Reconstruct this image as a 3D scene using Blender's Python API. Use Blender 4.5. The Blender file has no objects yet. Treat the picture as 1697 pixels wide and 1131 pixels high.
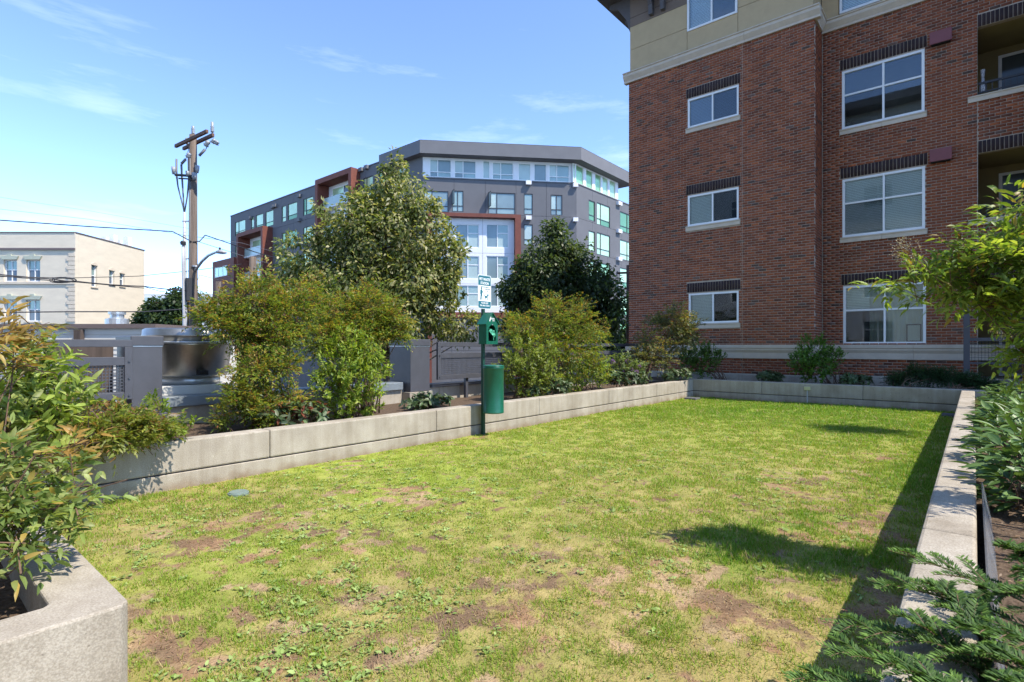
import bpy, math, random
import numpy as np
from mathutils import Vector
# ------------------------------------------------------------------ camera, sky, sun, exposure
scene = bpy.context.scene
COL = scene.collection
FPX, CX, HORIZ, EYE, TH = 900.0, 848.5, 574.0, 1.4, math.radians(40.4)
cam_data = bpy.data.cameras.new("camera")
cam = bpy.data.objects.new("camera", cam_data); COL.objects.link(cam)
cam.location = (0, 0, EYE)
cam.rotation_euler = (math.pi/2, 0, TH - math.pi/2)
cam_data.sensor_width = 36.0
cam_data.lens = 36.0*FPX/1697.0
cam_data.shift_y = (HORIZ - 565.5)/1697.0
cam_data.clip_start = 0.05
cam_data.clip_end = 5000
scene.camera = cam
SUN_AZ, SUN_EL = math.radians(167.0), math.radians(54.0)      # azimuth from +Y towards +X
world = bpy.data.worlds.new("World"); scene.world = world; world.use_nodes = True
wn, wl = world.node_tree.nodes, world.node_tree.links
wn.clear()
sky = wn.new("ShaderNodeTexSky"); sky.sky_type = 'NISHITA'; sky.sun_disc = False
sky.sun_elevation = SUN_EL; sky.sun_rotation = SUN_AZ
sky.altitude = 700; sky.air_density = 0.6; sky.dust_density = 0.0; sky.ozone_density = 3.0
bg = wn.new("ShaderNodeBackground"); bg.inputs[1].default_value = 0.15
wo = wn.new("ShaderNodeOutputWorld")
tcw = wn.new("ShaderNodeTexCoord")
mp = wn.new("ShaderNodeMapping"); mp.inputs['Scale'].default_value = (1.0, 1.6, 7.0); mp.inputs['Rotation'].default_value = (0.10, 0.05, 0.6)
nz = wn.new("ShaderNodeTexNoise"); nz.inputs['Scale'].default_value = 1.7; nz.inputs['Detail'].default_value = 8; nz.inputs['Roughness'].default_value = 0.62
rp = wn.new("ShaderNodeValToRGB"); rp.color_ramp.elements[0].position = 0.56; rp.color_ramp.elements[1].position = 0.86
rp.color_ramp.elements[1].color = (0.22, 0.22, 0.22, 1)
mxw = wn.new("ShaderNodeMixRGB"); mxw.inputs[2].default_value = (6.2, 6.5, 6.9, 1)
wl.new(tcw.outputs['Generated'], mp.inputs[0]); wl.new(mp.outputs[0], nz.inputs['Vector'])
wl.new(nz.outputs[0], rp.inputs[0]); wl.new(rp.outputs[0], mxw.inputs[0])
tint = wn.new('ShaderNodeMixRGB'); tint.blend_type = 'MULTIPLY'; tint.inputs[0].default_value = 1; tint.inputs[2].default_value = (0.98, 0.985, 1.0, 1)
wl.new(sky.outputs[0], tint.inputs[1]); wl.new(tint.outputs[0], mxw.inputs[1]); wl.new(mxw.outputs[0], bg.inputs[0]); wl.new(bg.outputs[0], wo.inputs[0])
sun_data = bpy.data.lights.new("sun", 'SUN'); sun_data.energy = 2.1; sun_data.angle = math.radians(0.55); sun_data.color = (1.0, 0.93, 0.82)
sun = bpy.data.objects.new("sun", sun_data); COL.objects.link(sun)
SD = Vector((math.sin(SUN_AZ)*math.cos(SUN_EL), math.cos(SUN_AZ)*math.cos(SUN_EL), math.sin(SUN_EL)))
sun.rotation_euler = SD.to_track_quat('Z', 'Y').to_euler()
sun.location = SD*60
scene.view_settings.view_transform = 'Standard'; scene.view_settings.look = 'None'
scene.view_settings.exposure = 1.80; scene.view_settings.gamma = 1.0; scene.view_settings.use_curve_mapping = False
scene.cycles.use_denoising = True
try: scene.cycles.denoiser = 'OPENIMAGEDENOISE'
except Exception: pass
scene.cycles.max_bounces = 7; scene.cycles.transparent_max_bounces = 12; scene.cycles.diffuse_bounces = 4
scene.cycles.sample_clamp_indirect = 6.0
# ------------------------------------------------------------------ helpers
rng = np.random.default_rng(7); random.seed(7)
Fd = (math.cos(TH), math.sin(TH)); Rd = (math.sin(TH), -math.cos(TH))
def ray(px, py):
    a = (px-CX)/FPX; b = (HORIZ-py)/FPX
    return np.array([Fd[0]+a*Rd[0], Fd[1]+a*Rd[1], b])
def at(px, py, t): d = ray(px, py)*t; return np.array([d[0], d[1], EYE+d[2]])
def on_x(px, py, c): d = ray(px, py); return at(px, py, c/d[0])
def on_y(px, py, c): d = ray(px, py); return at(px, py, c/d[1])
def on_z(px, py, c): d = ray(px, py); return at(px, py, (c-EYE)/d[2])
def tl(t, l, z=0.0): return np.array([Fd[0]*t+Rd[0]*l, Fd[1]*t+Rd[1]*l, z])   # distance ahead, sideways

def tag(o, label=None, cat=None, group=None, kind=None):
    if label: o['label'] = label
    if cat: o['category'] = cat
    if group: o['group'] = group
    if kind: o['kind'] = kind
    return o
def empty(name, loc, label, cat, group=None):
    o = bpy.data.objects.new(name, None); COL.objects.link(o); o.location = Vector(loc); o.empty_display_size = 0.2
    return tag(o, label, cat, group)
def link(name, me, parent=None):
    o = bpy.data.objects.new(name, me); COL.objects.link(o)
    if parent is not None:
        o.parent = parent
        w = Vector((0, 0, 0)); p = parent
        while p is not None: w += p.location; p = p.parent
        o.location = -w                      # meshes hold world coordinates
    return o
def np_mesh(name, V, faces, mat=None, col=None, smooth=False):
    """V (n,3); faces: (m,3) or (m,4) array; col (n,3)"""
    V = np.ascontiguousarray(V, dtype=np.float32); faces = np.ascontiguousarray(faces, dtype=np.int32)
    me = bpy.data.meshes.new(name)
    k = faces.shape[1]
    me.vertices.add(len(V)); me.vertices.foreach_set('co', V.ravel())
    me.loops.add(faces.size); me.loops.foreach_set('vertex_index', faces.ravel())
    me.polygons.add(len(faces))
    me.polygons.foreach_set('loop_start', np.arange(0, faces.size, k, dtype=np.int32))
    me.polygons.foreach_set('loop_total', np.full(len(faces), k, dtype=np.int32))
    if smooth: me.polygons.foreach_set('use_smooth', np.ones(len(faces), dtype=bool))
    if col is not None:
        a = me.color_attributes.new('Col', 'FLOAT_COLOR', 'POINT')
        c = np.ones((len(V), 4), dtype=np.float32); c[:, :3] = col
        a.data.foreach_set('color', c.ravel())
    me.update(calc_edges=True)
    if mat: me.materials.append(mat)
    return me
def nrm(v):
    v = np.asarray(v, float); return v/np.maximum(np.linalg.norm(v, axis=-1, keepdims=True), 1e-9)
Z3 = np.array([0, 0, 1.0])
class MB:
    def __init__(s): s.v = []; s.f = []
    def add(s, vs, fs):
        b = len(s.v); s.v += [tuple(float(c) for c in v) for v in vs]; s.f += [tuple(b+i for i in f) for f in fs]; return s
    def box(s, x0, x1, y0, y1, z0, z1):
        return s.obox((x0, y0, z0), (x1-x0, 0, 0), (0, y1-y0, 0), (0, 0, z1-z0))
    def obox(s, o, a, b, c):
        o, a, b, c = (np.asarray(q, float) for q in (o, a, b, c))
        if np.dot(np.cross(a, b), c) < 0: a, b = b, a
        vs = [o, o+a, o+a+b, o+b, o+c, o+a+c, o+a+b+c, o+b+c]
        return s.add(vs, [(3,2,1,0),(4,5,6,7),(0,1,5,4),(1,2,6,5),(2,3,7,6),(3,0,4,7)])
    def tube(s, pts, rad, n=6, caps=True):
        pts = [np.asarray(p, float) for p in pts]; m = len(pts)
        if np.isscalar(rad): rad = [rad]*m
        prev = None; vs = []
        for i in range(m):
            d = nrm(pts[min(i+1, m-1)]-pts[max(i-1, 0)])
            if prev is None:
                r = np.array([1.0, 0, 0]) if abs(d[0]) < 0.8 else np.array([0, 1.0, 0])
                u = nrm(np.cross(d, r))
            else: u = nrm(prev-d*np.dot(prev, d))
            prev = u; w = np.cross(d, u)
            for k in range(n):
                a = 2*math.pi*k/n; vs.append(pts[i]+rad[i]*(math.cos(a)*u+math.sin(a)*w))
        fs = [(i*n+k, i*n+(k+1) % n, (i+1)*n+(k+1) % n, (i+1)*n+k) for i in range(m-1) for k in range(n)]
        if caps: fs += [tuple(range(n-1, -1, -1)), tuple((m-1)*n+k for k in range(n))]
        return s.add(vs, fs)
    def lathe(s, c, prof, n=20, caps=True):
        return s.tubez(c, prof, n, caps)
    def tubez(s, c, prof, n=20, caps=True):
        vs = [(c[0]+r*math.cos(2*math.pi*k/n), c[1]+r*math.sin(2*math.pi*k/n), c[2]+z) for r, z in prof for k in range(n)]
        m = len(prof)
        fs = [(i*n+k, i*n+(k+1) % n, (i+1)*n+(k+1) % n, (i+1)*n+k) for i in range(m-1) for k in range(n)]
        if caps: fs += [tuple(range(n-1, -1, -1)), tuple((m-1)*n+k for k in range(n))]
        return s.add(vs, fs)
    def prism(s, poly, o, u, v, w):
        """2D poly extruded along w; poly in (u,v)"""
        o, u, v, w = (np.asarray(q, float) for q in (o, u, v, w)); n = len(poly)
        a = [o+p[0]*u+p[1]*v for p in poly]; b = [q+w for q in a]
        return s.add(a+b, [tuple(range(n-1, -1, -1)), tuple(range(n, 2*n))]+[(i, (i+1) % n, n+(i+1) % n, n+i) for i in range(n)])
    def quad(s, a, b, c, d): return s.add([a, b, c, d], [(0, 1, 2, 3)])
    def mesh(s, name, mat, smooth=False, bevel=0, seg=1):
        me = bpy.data.meshes.new(name); me.from_pydata(s.v, [], s.f)
        if smooth: me.polygons.foreach_set('use_smooth', [True]*len(me.polygons))
        if mat: me.materials.append(mat)
        if bevel:
            import bmesh
            bm = bmesh.new(); bm.from_mesh(me)
            bmesh.ops.recalc_face_normals(bm, faces=bm.faces)
            ed = [e for e in bm.edges if len(e.link_faces) == 2 and e.calc_face_angle(0) > 0.6]
            bmesh.ops.bevel(bm, geom=ed, offset=bevel, segments=seg, affect='EDGES', profile=0.5)
            bm.to_mesh(me); bm.free()
        me.update(); return me
    def build(s, name, mat, parent=None, smooth=False, bevel=0, seg=1):
        return link(name, s.mesh(name, mat, smooth, bevel, seg), parent)
# ------------------------------------------------------------------ materials
MATS = {}
def principled(name, color, rough=0.6, vary=0.0, scale=6.0, bump=0.0, bscale=60.0, spec=0.5, metal=0.0, attr=False, color2=None, stretch=(1, 1, 1), detail=5):
    m = bpy.data.materials.new(name); m.use_nodes = True; nt = m.node_tree; N, L = nt.nodes, nt.links
    b = N['Principled BSDF']; b.inputs['Roughness'].default_value = rough; b.inputs['Metallic'].default_value = metal
    b.inputs['Specular IOR Level'].default_value = spec
    src = None
    if attr:
        a = N.new('ShaderNodeAttribute'); a.attribute_name = 'Col'; src = a.outputs['Color']
    tc = N.new('ShaderNodeTexCoord'); mpn = N.new('ShaderNodeMapping'); mpn.inputs['Scale'].default_value = stretch
    L.new(tc.outputs['Object'], mpn.inputs[0])
    if vary > 0 or color2 is not None:
        n = N.new('ShaderNodeTexNoise'); n.inputs['Scale'].default_value = scale; n.inputs['Detail'].default_value = detail; n.inputs['Roughness'].default_value = 0.65
        L.new(mpn.outputs[0], n.inputs['Vector'])
        mx = N.new('ShaderNodeMixRGB')
        cr = N.new('ShaderNodeValToRGB'); cr.color_ramp.elements[0].position = 0.32; cr.color_ramp.elements[1].position = 0.68
        L.new(n.outputs[0], cr.inputs[0]); L.new(cr.outputs[0], mx.inputs[0])
        c1 = np.array(color)*(1-vary); c2 = np.array(color2) if color2 is not None else np.array(color)*(1+vary)
        if attr:
            mx.blend_type = 'MULTIPLY'; mx.inputs[0].default_value = 1
            g = N.new('ShaderNodeMapRange'); g.inputs[3].default_value = 1-vary; g.inputs[4].default_value = 1+vary
            L.new(n.outputs[0], g.inputs[0]); L.new(src, mx.inputs[1]); L.new(g.outputs[0], mx.inputs[2])
            L.remove(mx.inputs[0].links[0])
        else:
            mx.inputs[1].default_value = (*c1, 1); mx.inputs[2].default_value = (*np.minimum(c2, 0.95), 1)
        src = mx.outputs[0]
    if src is not None: L.new(src, b.inputs['Base Color'])
    else: b.inputs['Base Color'].default_value = (*color, 1)
    if bump > 0:
        n2 = N.new('ShaderNodeTexNoise'); n2.inputs['Scale'].default_value = bscale; n2.inputs['Detail'].default_value = 6
        L.new(mpn.outputs[0], n2.inputs['Vector'])
        bp = N.new('ShaderNodeBump'); bp.inputs['Strength'].default_value = bump; bp.inputs['Distance'].default_value = 0.01
        L.new(n2.outputs[0], bp.inputs['Height']); L.new(bp.outputs[0], b.inputs['Normal'])
    MATS[name] = m; return m
def leaf_mat(name, transl=0.46, rough=0.45, spec=0.4):
    m = bpy.data.materials.new(name); m.use_nodes = True; N, L = m.node_tree.nodes, m.node_tree.links
    b = N['Principled BSDF']; b.inputs['Roughness'].default_value = rough; b.inputs['Specular IOR Level'].default_value = spec
    a = N.new('ShaderNodeAttribute'); a.attribute_name = 'Col'
    L.new(a.outputs['Color'], b.inputs['Base Color'])
    t = N.new('ShaderNodeBsdfTranslucent')
    g = N.new('ShaderNodeMixRGB'); g.blend_type = 'MULTIPLY'; g.inputs[0].default_value = 1; g.inputs[2].default_value = (1.45, 1.45, 0.6, 1)
    L.new(a.outputs['Color'], g.inputs[1]); L.new(g.outputs[0], t.inputs[0])
    mx = N.new('ShaderNodeMixShader'); mx.inputs[0].default_value = transl
    L.new(b.outputs[0], mx.inputs[1]); L.new(t.outputs[0], mx.inputs[2]); L.new(mx.outputs[0], N['Material Output'].inputs[0])
    return m
def glass_mat(name, tint=(0.88, 0.93, 0.92), ior=1.55, base=0.03):
    """clear pane: see-through with mirror reflection growing towards grazing angles"""
    m = bpy.data.materials.new(name); m.use_nodes = True; N, L = m.node_tree.nodes, m.node_tree.links
    N.remove(N['Principled BSDF'])
    tr = N.new('ShaderNodeBsdfTransparent'); tr.inputs[0].default_value = (*tint, 1)
    gl = N.new('ShaderNodeBsdfGlossy'); gl.inputs['Roughness'].default_value = 0.015; gl.inputs[0].default_value = (0.9, 0.95, 1, 1)
    fr = N.new('ShaderNodeFresnel'); fr.inputs[0].default_value = ior
    ad = N.new('ShaderNodeMath'); ad.operation = 'ADD'; ad.inputs[1].default_value = base; ad.use_clamp = True
    mx = N.new('ShaderNodeMixShader')
    L.new(fr.outputs[0], ad.inputs[0]); L.new(ad.outputs[0], mx.inputs[0]); L.new(tr.outputs[0], mx.inputs[1]); L.new(gl.outputs[0], mx.inputs[2])
    L.new(mx.outputs[0], N['Material Output'].inputs[0]); return m
def concrete_mat():
    m = bpy.data.materials.new('concrete'); m.use_nodes = True; N, L = m.node_tree.nodes, m.node_tree.links
    b = N['Principled BSDF']; b.inputs['Roughness'].default_value = 0.88; b.inputs['Specular IOR Level'].default_value = 0.25
    tc = N.new('ShaderNodeTexCoord')
    def noise(scale, det, stretch=(1, 1, 1)):
        mpn = N.new('ShaderNodeMapping'); mpn.inputs['Scale'].default_value = stretch
        n = N.new('ShaderNodeTexNoise'); n.inputs['Scale'].default_value = scale; n.inputs['Detail'].default_value = det; n.inputs['Roughness'].default_value = 0.6
        L.new(tc.outputs['Object'], mpn.inputs[0]); L.new(mpn.outputs[0], n.inputs['Vector']); return n.outputs[0]
    def ramp(s, a, bb, p0, p1):
        r = N.new('ShaderNodeValToRGB'); r.color_ramp.elements[0].position = p0; r.color_ramp.elements[1].position = p1
        r.color_ramp.elements[0].color = (*a, 1); r.color_ramp.elements[1].color = (*bb, 1); L.new(s, r.inputs[0]); return r.outputs[0]
    def mul(a, c, f=1.0):
        x = N.new('ShaderNodeMixRGB'); x.blend_type = 'MULTIPLY'; x.inputs[0].default_value = f; L.new(a, x.inputs[1]); L.new(c, x.inputs[2]); return x.outputs[0]
    c = ramp(noise(2.2, 6), (0.31, 0.27, 0.215), (0.46, 0.415, 0.345), 0.3, 0.7)
    c = mul(c, ramp(noise(3.4, 6, (3, 3, 0.22)), (0.74, 0.70, 0.64), (1.04, 1.03, 1.02), 0.36, 0.60), 0.5)   # run-off streaks
    c = mul(c, ramp(noise(140, 2), (0.78, 0.77, 0.75), (1.12, 1.12, 1.12), 0.35, 0.65))                     # sand grain
    c = mul(c, ramp(noise(38, 1), (0.35, 0.33, 0.30), (1, 1, 1), 0.20, 0.27), 0.8)                               # air holes
    sx = N.new('ShaderNodeSeparateXYZ'); L.new(tc.outputs['Object'], sx.inputs[0])                      # soil splash along the foot
    ma = N.new('ShaderNodeMath'); ma.operation = 'MULTIPLY_ADD'; ma.inputs[1].default_value = 0.22; L.new(noise(6.0, 5), ma.inputs[0]); ma.inputs[2].default_value = -0.13
    mb_ = N.new('ShaderNodeMath'); mb_.operation = 'SUBTRACT'; L.new(sx.outputs[2], mb_.inputs[0]); L.new(ma.outputs[0], mb_.inputs[1])
    c = mul(c, ramp(mb_.outputs[0], (0.66, 0.54, 0.43), (1, 1, 1), 0.0, 0.10), 0.85)
    c = mul(c, ramp(noise(17, 2, (1, 1, 1)), (1.35, 1.35, 1.38), (1, 1, 1), 0.26, 0.29), 0.7)                  # pale patch repairs
    L.new(c, b.inputs['Base Color'])
    bp = N.new('ShaderNodeBump'); bp.inputs['Strength'].default_value = 0.35; bp.inputs['Distance'].default_value = 0.006
    L.new(noise(110, 4), bp.inputs['Height']); L.new(bp.outputs[0], b.inputs['Normal']); return m
M_conc = concrete_mat()
M_brick = principled('brick', (1, 1, 1), 0.85, vary=0.28, scale=30, bump=0.4, bscale=90, spec=0.2, attr=True)
M_mortar = principled('mortar', (0.42, 0.34, 0.27), 0.95, vary=0.15, scale=8, spec=0.1)
M_cast = principled('cast_stone', (0.56, 0.475, 0.37), 0.85, vary=0.08, scale=4, bump=0.1, spec=0.2)
M_tan = principled('tan_panel', (0.50, 0.37, 0.21), 0.8, vary=0.05, scale=3, bump=0.05, spec=0.2)
M_taupe = principled('taupe_panel', (0.20, 0.150, 0.115), 0.8, vary=0.05, scale=3, spec=0.2)
M_bracket = principled('bracket_paint', (0.10, 0.09, 0.09), 0.7, vary=0.06)
M_white = principled('white_vinyl', (0.78, 0.78, 0.76), 0.45, vary=0.03)
M_whitewall = principled('white_wall', (0.74, 0.74, 0.75), 0.7, vary=0.03, scale=2)
M_glass = glass_mat('window_glass')
M_screen = glass_mat('insect_screen', (0.80, 0.80, 0.80), 1.12, 0.03)
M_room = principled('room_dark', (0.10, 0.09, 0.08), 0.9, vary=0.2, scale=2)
M_blind = principled('blind', (0.88, 0.89, 0.86), 0.6, vary=0.04)
M_curtain = principled('curtain', (0.70, 0.68, 0.62), 0.8, vary=0.06, stretch=(1, 12, 0.3))
M_maroon = principled('maroon_metal', (0.20, 0.060, 0.062), 0.55, vary=0.08)
M_dkmetal = principled('charcoal_metal', (0.070, 0.071, 0.082), 0.45, vary=0.10, scale=5, bump=0.03, bscale=15)
M_bolt = principled('bolt_steel', (0.10, 0.10, 0.11), 0.35, metal=0.6)
M_steel = principled('stainless', (0.50, 0.475, 0.42), 0.36, vary=0.22, scale=3.5, metal=1.0, bump=0.10, bscale=5)
M_galv = principled('galvanised', (0.55, 0.57, 0.58), 0.42, vary=0.10, scale=12, metal=0.8)
M_coping = principled('coping_sheet', (0.23, 0.26, 0.28), 0.4, vary=0.12, scale=3, metal=0.3)
M_grey = principled('grey_cladding', (0.135, 0.134, 0.141), 0.75, vary=0.05, scale=0.8, spec=0.25)
M_greyroof = principled('grey_fascia', (0.16, 0.156, 0.160), 0.7, vary=0.05, scale=0.8, spec=0.25)
M_joint = principled('joint_dark', (0.05, 0.05, 0.055), 0.9)
M_red = principled('rust_red_panel', (0.165, 0.045, 0.026), 0.7, vary=0.18, scale=1.5)
M_dkframe = principled('dark_window_frame', (0.030, 0.030, 0.034), 0.5)
M_cream = principled('cream_paint', (0.66, 0.575, 0.44), 0.85, vary=0.06, scale=0.7, bump=0.12, bscale=7, spec=0.2, stretch=(1, 1, 3))
M_cream2 = principled('cream_trim', (0.60, 0.51, 0.39), 0.85, vary=0.07, scale=1.5)
M_sage = principled('sage_lintel', (0.40, 0.42, 0.33), 0.8, vary=0.08)
M_wood = principled('weathered_pole', (0.125, 0.095, 0.075), 0.9, vary=0.4, scale=9, bump=0.5, bscale=30, stretch=(1, 1, 0.06))
M_arm = principled('crossarm_wood', (0.15, 0.085, 0.06), 0.9, vary=0.3, scale=6)
M_porc = principled('insulator', (0.30, 0.32, 0.34), 0.35, vary=0.1)
M_cable = principled('cable', (0.03, 0.03, 0.033), 0.6)
M_cablegrey = principled('cable_grey', (0.16, 0.16, 0.17), 0.6)
M_green = principled('green_powdercoat', (0.006, 0.105, 0.062), 0.38, vary=0.12, scale=9, bump=0.03, bscale=90)
M_greendk = principled('green_post', (0.006, 0.05, 0.032), 0.5)
M_teal = principled('sign_teal', (0.010, 0.135, 0.185), 0.5)
M_signw = principled('sign_white', (0.80, 0.82, 0.82), 0.5)
M_bag = principled('green_bag', (0.09, 0.42, 0.27), 0.4)
M_black = principled('black_void', (0.012, 0.012, 0.012), 0.9)
M_brown = principled('brown_timber', (0.075, 0.055, 0.045), 0.85, vary=0.25, scale=12, stretch=(1, 1, 0.1))
M_browncap = principled('brown_cap', (0.15, 0.115, 0.105), 0.6, vary=0.06)
M_siding = principled('siding', (0.62, 0.60, 0.55), 0.75, vary=0.06, scale=1.5)
M_soil = principled('soil', (0.075, 0.050, 0.034), 0.98, color2=(0.16, 0.115, 0.080), vary=0.1, scale=45, bump=0.9, bscale=70, spec=0.1)
M_asphalt = principled('asphalt', (0.05, 0.05, 0.052), 0.9, vary=0.2, scale=3)
M_deck = principled('roof_deck', (0.25, 0.24, 0.23), 0.9, vary=0.12, scale=1.2)
M_bark = principled('bark', (0.11, 0.085, 0.065), 0.95, vary=0.35, scale=14, bump=0.6, bscale=30, stretch=(1, 1, 0.2))
M_stem = principled('stem', (0.13, 0.075, 0.045), 0.85, vary=0.3, scale=20)
M_leaf = leaf_mat('leaf')
M_leafdull = leaf_mat('leaf_dull', 0.2, 0.6, 0.25)
M_leafgloss = leaf_mat('leaf_glossy', 0.2, 0.42, 0.35)
M_needle = leaf_mat('yew_needle', 0.25, 0.55, 0.2)
M_grass = leaf_mat('grass_blade', 0.40, 0.6, 0.2)
M_ground = principled('lawn_soil', (1, 1, 1), 0.97, vary=0.40, scale=38, bump=0.9, bscale=95, spec=0.08, attr=True)
M_lid = principled('valve_lid', (0.17, 0.22, 0.19), 0.6, vary=0.1, scale=20)
M_liddk = principled('paver_dark', (0.10, 0.10, 0.105), 0.8, vary=0.15, scale=20)
M_conduit = principled('conduit_grey', (0.42, 0.43, 0.45), 0.5, vary=0.06)
M_lamp = principled('lamp_grey', (0.34, 0.34, 0.34), 0.5)
M_barrier = principled('edging_plastic', (0.16, 0.17, 0.18), 0.25, vary=0.25, scale=6)
M_box = principled('outlet_cover', (0.55, 0.52, 0.28), 0.5)
M_petal = principled('mauve_petal', (0.34, 0.16, 0.42), 0.7, vary=0.2)
def far_glass(name, color, rough=0.12, metal=0.0):
    return principled(name, color, rough, vary=0.15, scale=0.35, spec=0.6, metal=metal)
M_gg = [far_glass('green_glass', (0.34, 0.55, 0.28), 0.15, 0.5), far_glass('pale_green_glass', (0.52, 0.68, 0.42), 0.2, 0.4), far_glass('deep_green_glass', (0.16, 0.33, 0.16), 0.12, 0.5)]
M_bg = [far_glass('blue_glass', (0.27, 0.36, 0.34), 0.14, 0.2), far_glass('pale_blue_glass', (0.40, 0.49, 0.45), 0.2, 0.1), far_glass('dark_glass', (0.07, 0.09, 0.10))]
M_bgl = [M_bg[0], M_bg[1], far_glass('grey_blue_glass', (0.20, 0.27, 0.28), 0.14, 0.1)]
M_cg = far_glass('old_window_glass', (0.10, 0.13, 0.17))
# ------------------------------------------------------------------ wall, window and brick builders
class Face:
    """vertical wall plane: o at u=0, z=0; u along wall, n outward"""
    def __init__(s, o, u, n):
        s.o = np.asarray(o, float); s.u = nrm(np.asarray(u, float)); s.n = nrm(np.asarray(n, float))
    def P(s, u, z, d=0.0): return s.o+s.u*u+Z3*z+s.n*d
    def bx(s, mb, u0, u1, z0, z1, d0, d1): return mb.obox(s.P(u0, z0, d0), s.u*(u1-u0), s.n*(d1-d0), Z3*(z1-z0))
    def px(s, x, y):
        d = ray(x, y); c = np.array([0, 0, EYE]); t = np.dot(s.o-c, s.n)/np.dot(d, s.n); p = c+d*t
        return float(np.dot(p-s.o, s.u)), float(p[2])
def solid_cells(u0, u1, z0, z1, holes):
    us = sorted({u0, u1, *[min(max(h[i], u0), u1) for h in holes for i in (0, 1)]})
    zs = sorted({z0, z1, *[min(max(h[i], z0), z1) for h in holes for i in (2, 3)]})
    out = []
    for a, b in zip(us, us[1:]):
        if b-a < 1e-6: continue
        st = None
        for c, d in zip(zs, zs[1:]):
            if d-c < 1e-6: continue
            m, k = (a+b)/2, (c+d)/2
            inside = any(h[0] < m < h[1] and h[2] < k < h[3] for h in holes)
            if not inside:
                if st is None: st = c
                en = d
            elif st is not None: out.append((a, b, st, en)); st = None
        if st is not None: out.append((a, b, st, en))
    return out
def wall_mb(face, u0, u1, z0, z1, holes=(), d0=-0.15, d1=0.0, mb=None):
    mb = mb or MB()
    for a, b, c, d in solid_cells(u0, u1, z0, z1, holes): face.bx(mb, a, b, c, d, d0, d1)
    return mb
def window(parent, face, u0, u1, z0, z1, vs=(), hs=(), fw=0.05, depth=-0.06, fd=0.06, frame=M_white, panes=None, skip_h=None, name='window', bar=None):
    """frame with mullions (fractions vs, hs); every pane its own sub-part. skip_h: columns without the crossbar"""
    bar = bar or fw*0.8
    mb = MB(); d0, d1 = depth, depth+fd
    face.bx(mb, u0, u1, z0, z0+fw, d0, d1); face.bx(mb, u0, u1, z1-fw, z1, d0, d1)
    face.bx(mb, u0, u0+fw, z0+fw, z1-fw, d0, d1); face.bx(mb, u1-fw, u1, z0+fw, z1-fw, d0, d1)
    ue = [u0+fw]+[u0+(u1-u0)*v for v in vs]+[u1-fw]
    ze = [z0+fw]+[z0+(z1-z0)*v for v in hs]+[z1-fw]
    for u in ue[1:-1]: face.bx(mb, u-bar/2, u+bar/2, z0+fw, z1-fw, d0, d1-0.004)
    cols = len(ue)-1
    rects = []
    for i in range(cols):
        a = ue[i]+(bar/2 if i else 0); b = ue[i+1]-(bar/2 if i < cols-1 else 0)
        zz = ze if not (skip_h and i in skip_h) else [ze[0], ze[-1]]
        for k in range(len(zz)-1):
            c = zz[k]+(bar/2 if k else 0); d = zz[k+1]-(bar/2 if k < len(zz)-2 else 0)
            rects.append((a, b, c, d))
            if k: face.bx(mb, a, b, zz[k]-bar/2, zz[k]+bar/2, d0, d1-0.008)
    w = mb.build(name, frame, parent)
    for k, (a, b, c, d) in enumerate(rects):
        pm = panes[k % len(panes)] if panes else M_glass
        p = MB(); face.bx(p, a-0.004, b+0.004, c-0.004, d+0.004, d0+fd*0.35, d0+fd*0.35+0.012)
        p.build('pane', pm, w)
    return w
BRICK_C = np.array([1.80, 1.66, 1.28])*np.array([(0.150, 0.050, 0.030), (0.125, 0.042, 0.027), (0.185, 0.062, 0.034), (0.105, 0.038, 0.028), (0.165, 0.060, 0.040),
                    (0.075, 0.032, 0.026), (0.140, 0.052, 0.036), (0.055, 0.036, 0.036), (0.085, 0.055, 0.055), (0.115, 0.036, 0.022)])
BRICK_P = np.array([.24, .2, .10, .14, .10, .04, .12, .025, .02, .04])
def brick_rects(u0, u1, z0, z1, holes, ch=0.0735, L=0.203, j=0.011):
    out = []
    n = int(round((z1-z0)/ch)); ch = (z1-z0)/n
    for r in range(n):
        a, b = z0+r*ch+j/2, z0+(r+1)*ch-j/2
        cuts = sorted((h[0], h[1]) for h in holes if h[2] < (a+b)/2 < h[3])
        spans, s = [], u0
        for c, d in cuts:
            if c > s: spans.append((s, min(c, u1)))
            s = max(s, d)
        if s < u1: spans.append((s, u1))
        off = (r % 2)*L/2
        for s0, s1 in spans:
            k = math.floor((s0-off-u0)/L)
            while u0+off+k*L < s1:
                p, q = max(u0+off+k*L, s0)+j/2, min(u0+off+(k+1)*L, s1)-j/2
                if q-p > 0.02: out.append((p, q, a, b))
                k += 1
    return out
BOXF = np.array([(4, 5, 6, 7), (0, 1, 5, 4), (1, 2, 6, 5), (2, 3, 7, 6), (3, 0, 4, 7)])
def bricks_np(face, rects, cols, back=-0.02):
    R = np.array(rects); n = len(R); pr = rng.uniform(-0.0015, 0.003, n)
    V = np.zeros((n, 8, 3)); b = 0.0025
    for k, (iu, iz, top) in enumerate([(0, 2, 0), (1, 2, 0), (1, 3, 0), (0, 3, 0), (0, 2, 1), (1, 2, 1), (1, 3, 1), (0, 3, 1)]):
        su = b if (top and iu == 0) else (-b if top else 0); sz = b if (top and iz == 2) else (-b if top else 0)
        d = pr if top else np.full(n, back)
        V[:, k] = face.o+np.outer(R[:, iu]+su, face.u)+np.outer(R[:, iz]+sz, Z3)+np.outer(d, face.n)
    F = (np.arange(n)[:, None, None]*8+BOXF[None]).reshape(-1, 4)
    return V.reshape(-1, 3), F, np.repeat(cols, 8, axis=0)
def brick_cols(n): 
    c = BRICK_C[rng.choice(len(BRICK_C), n, p=BRICK_P/BRICK_P.sum())]*rng.uniform(0.88, 1.12, (n, 1)); return c
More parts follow.
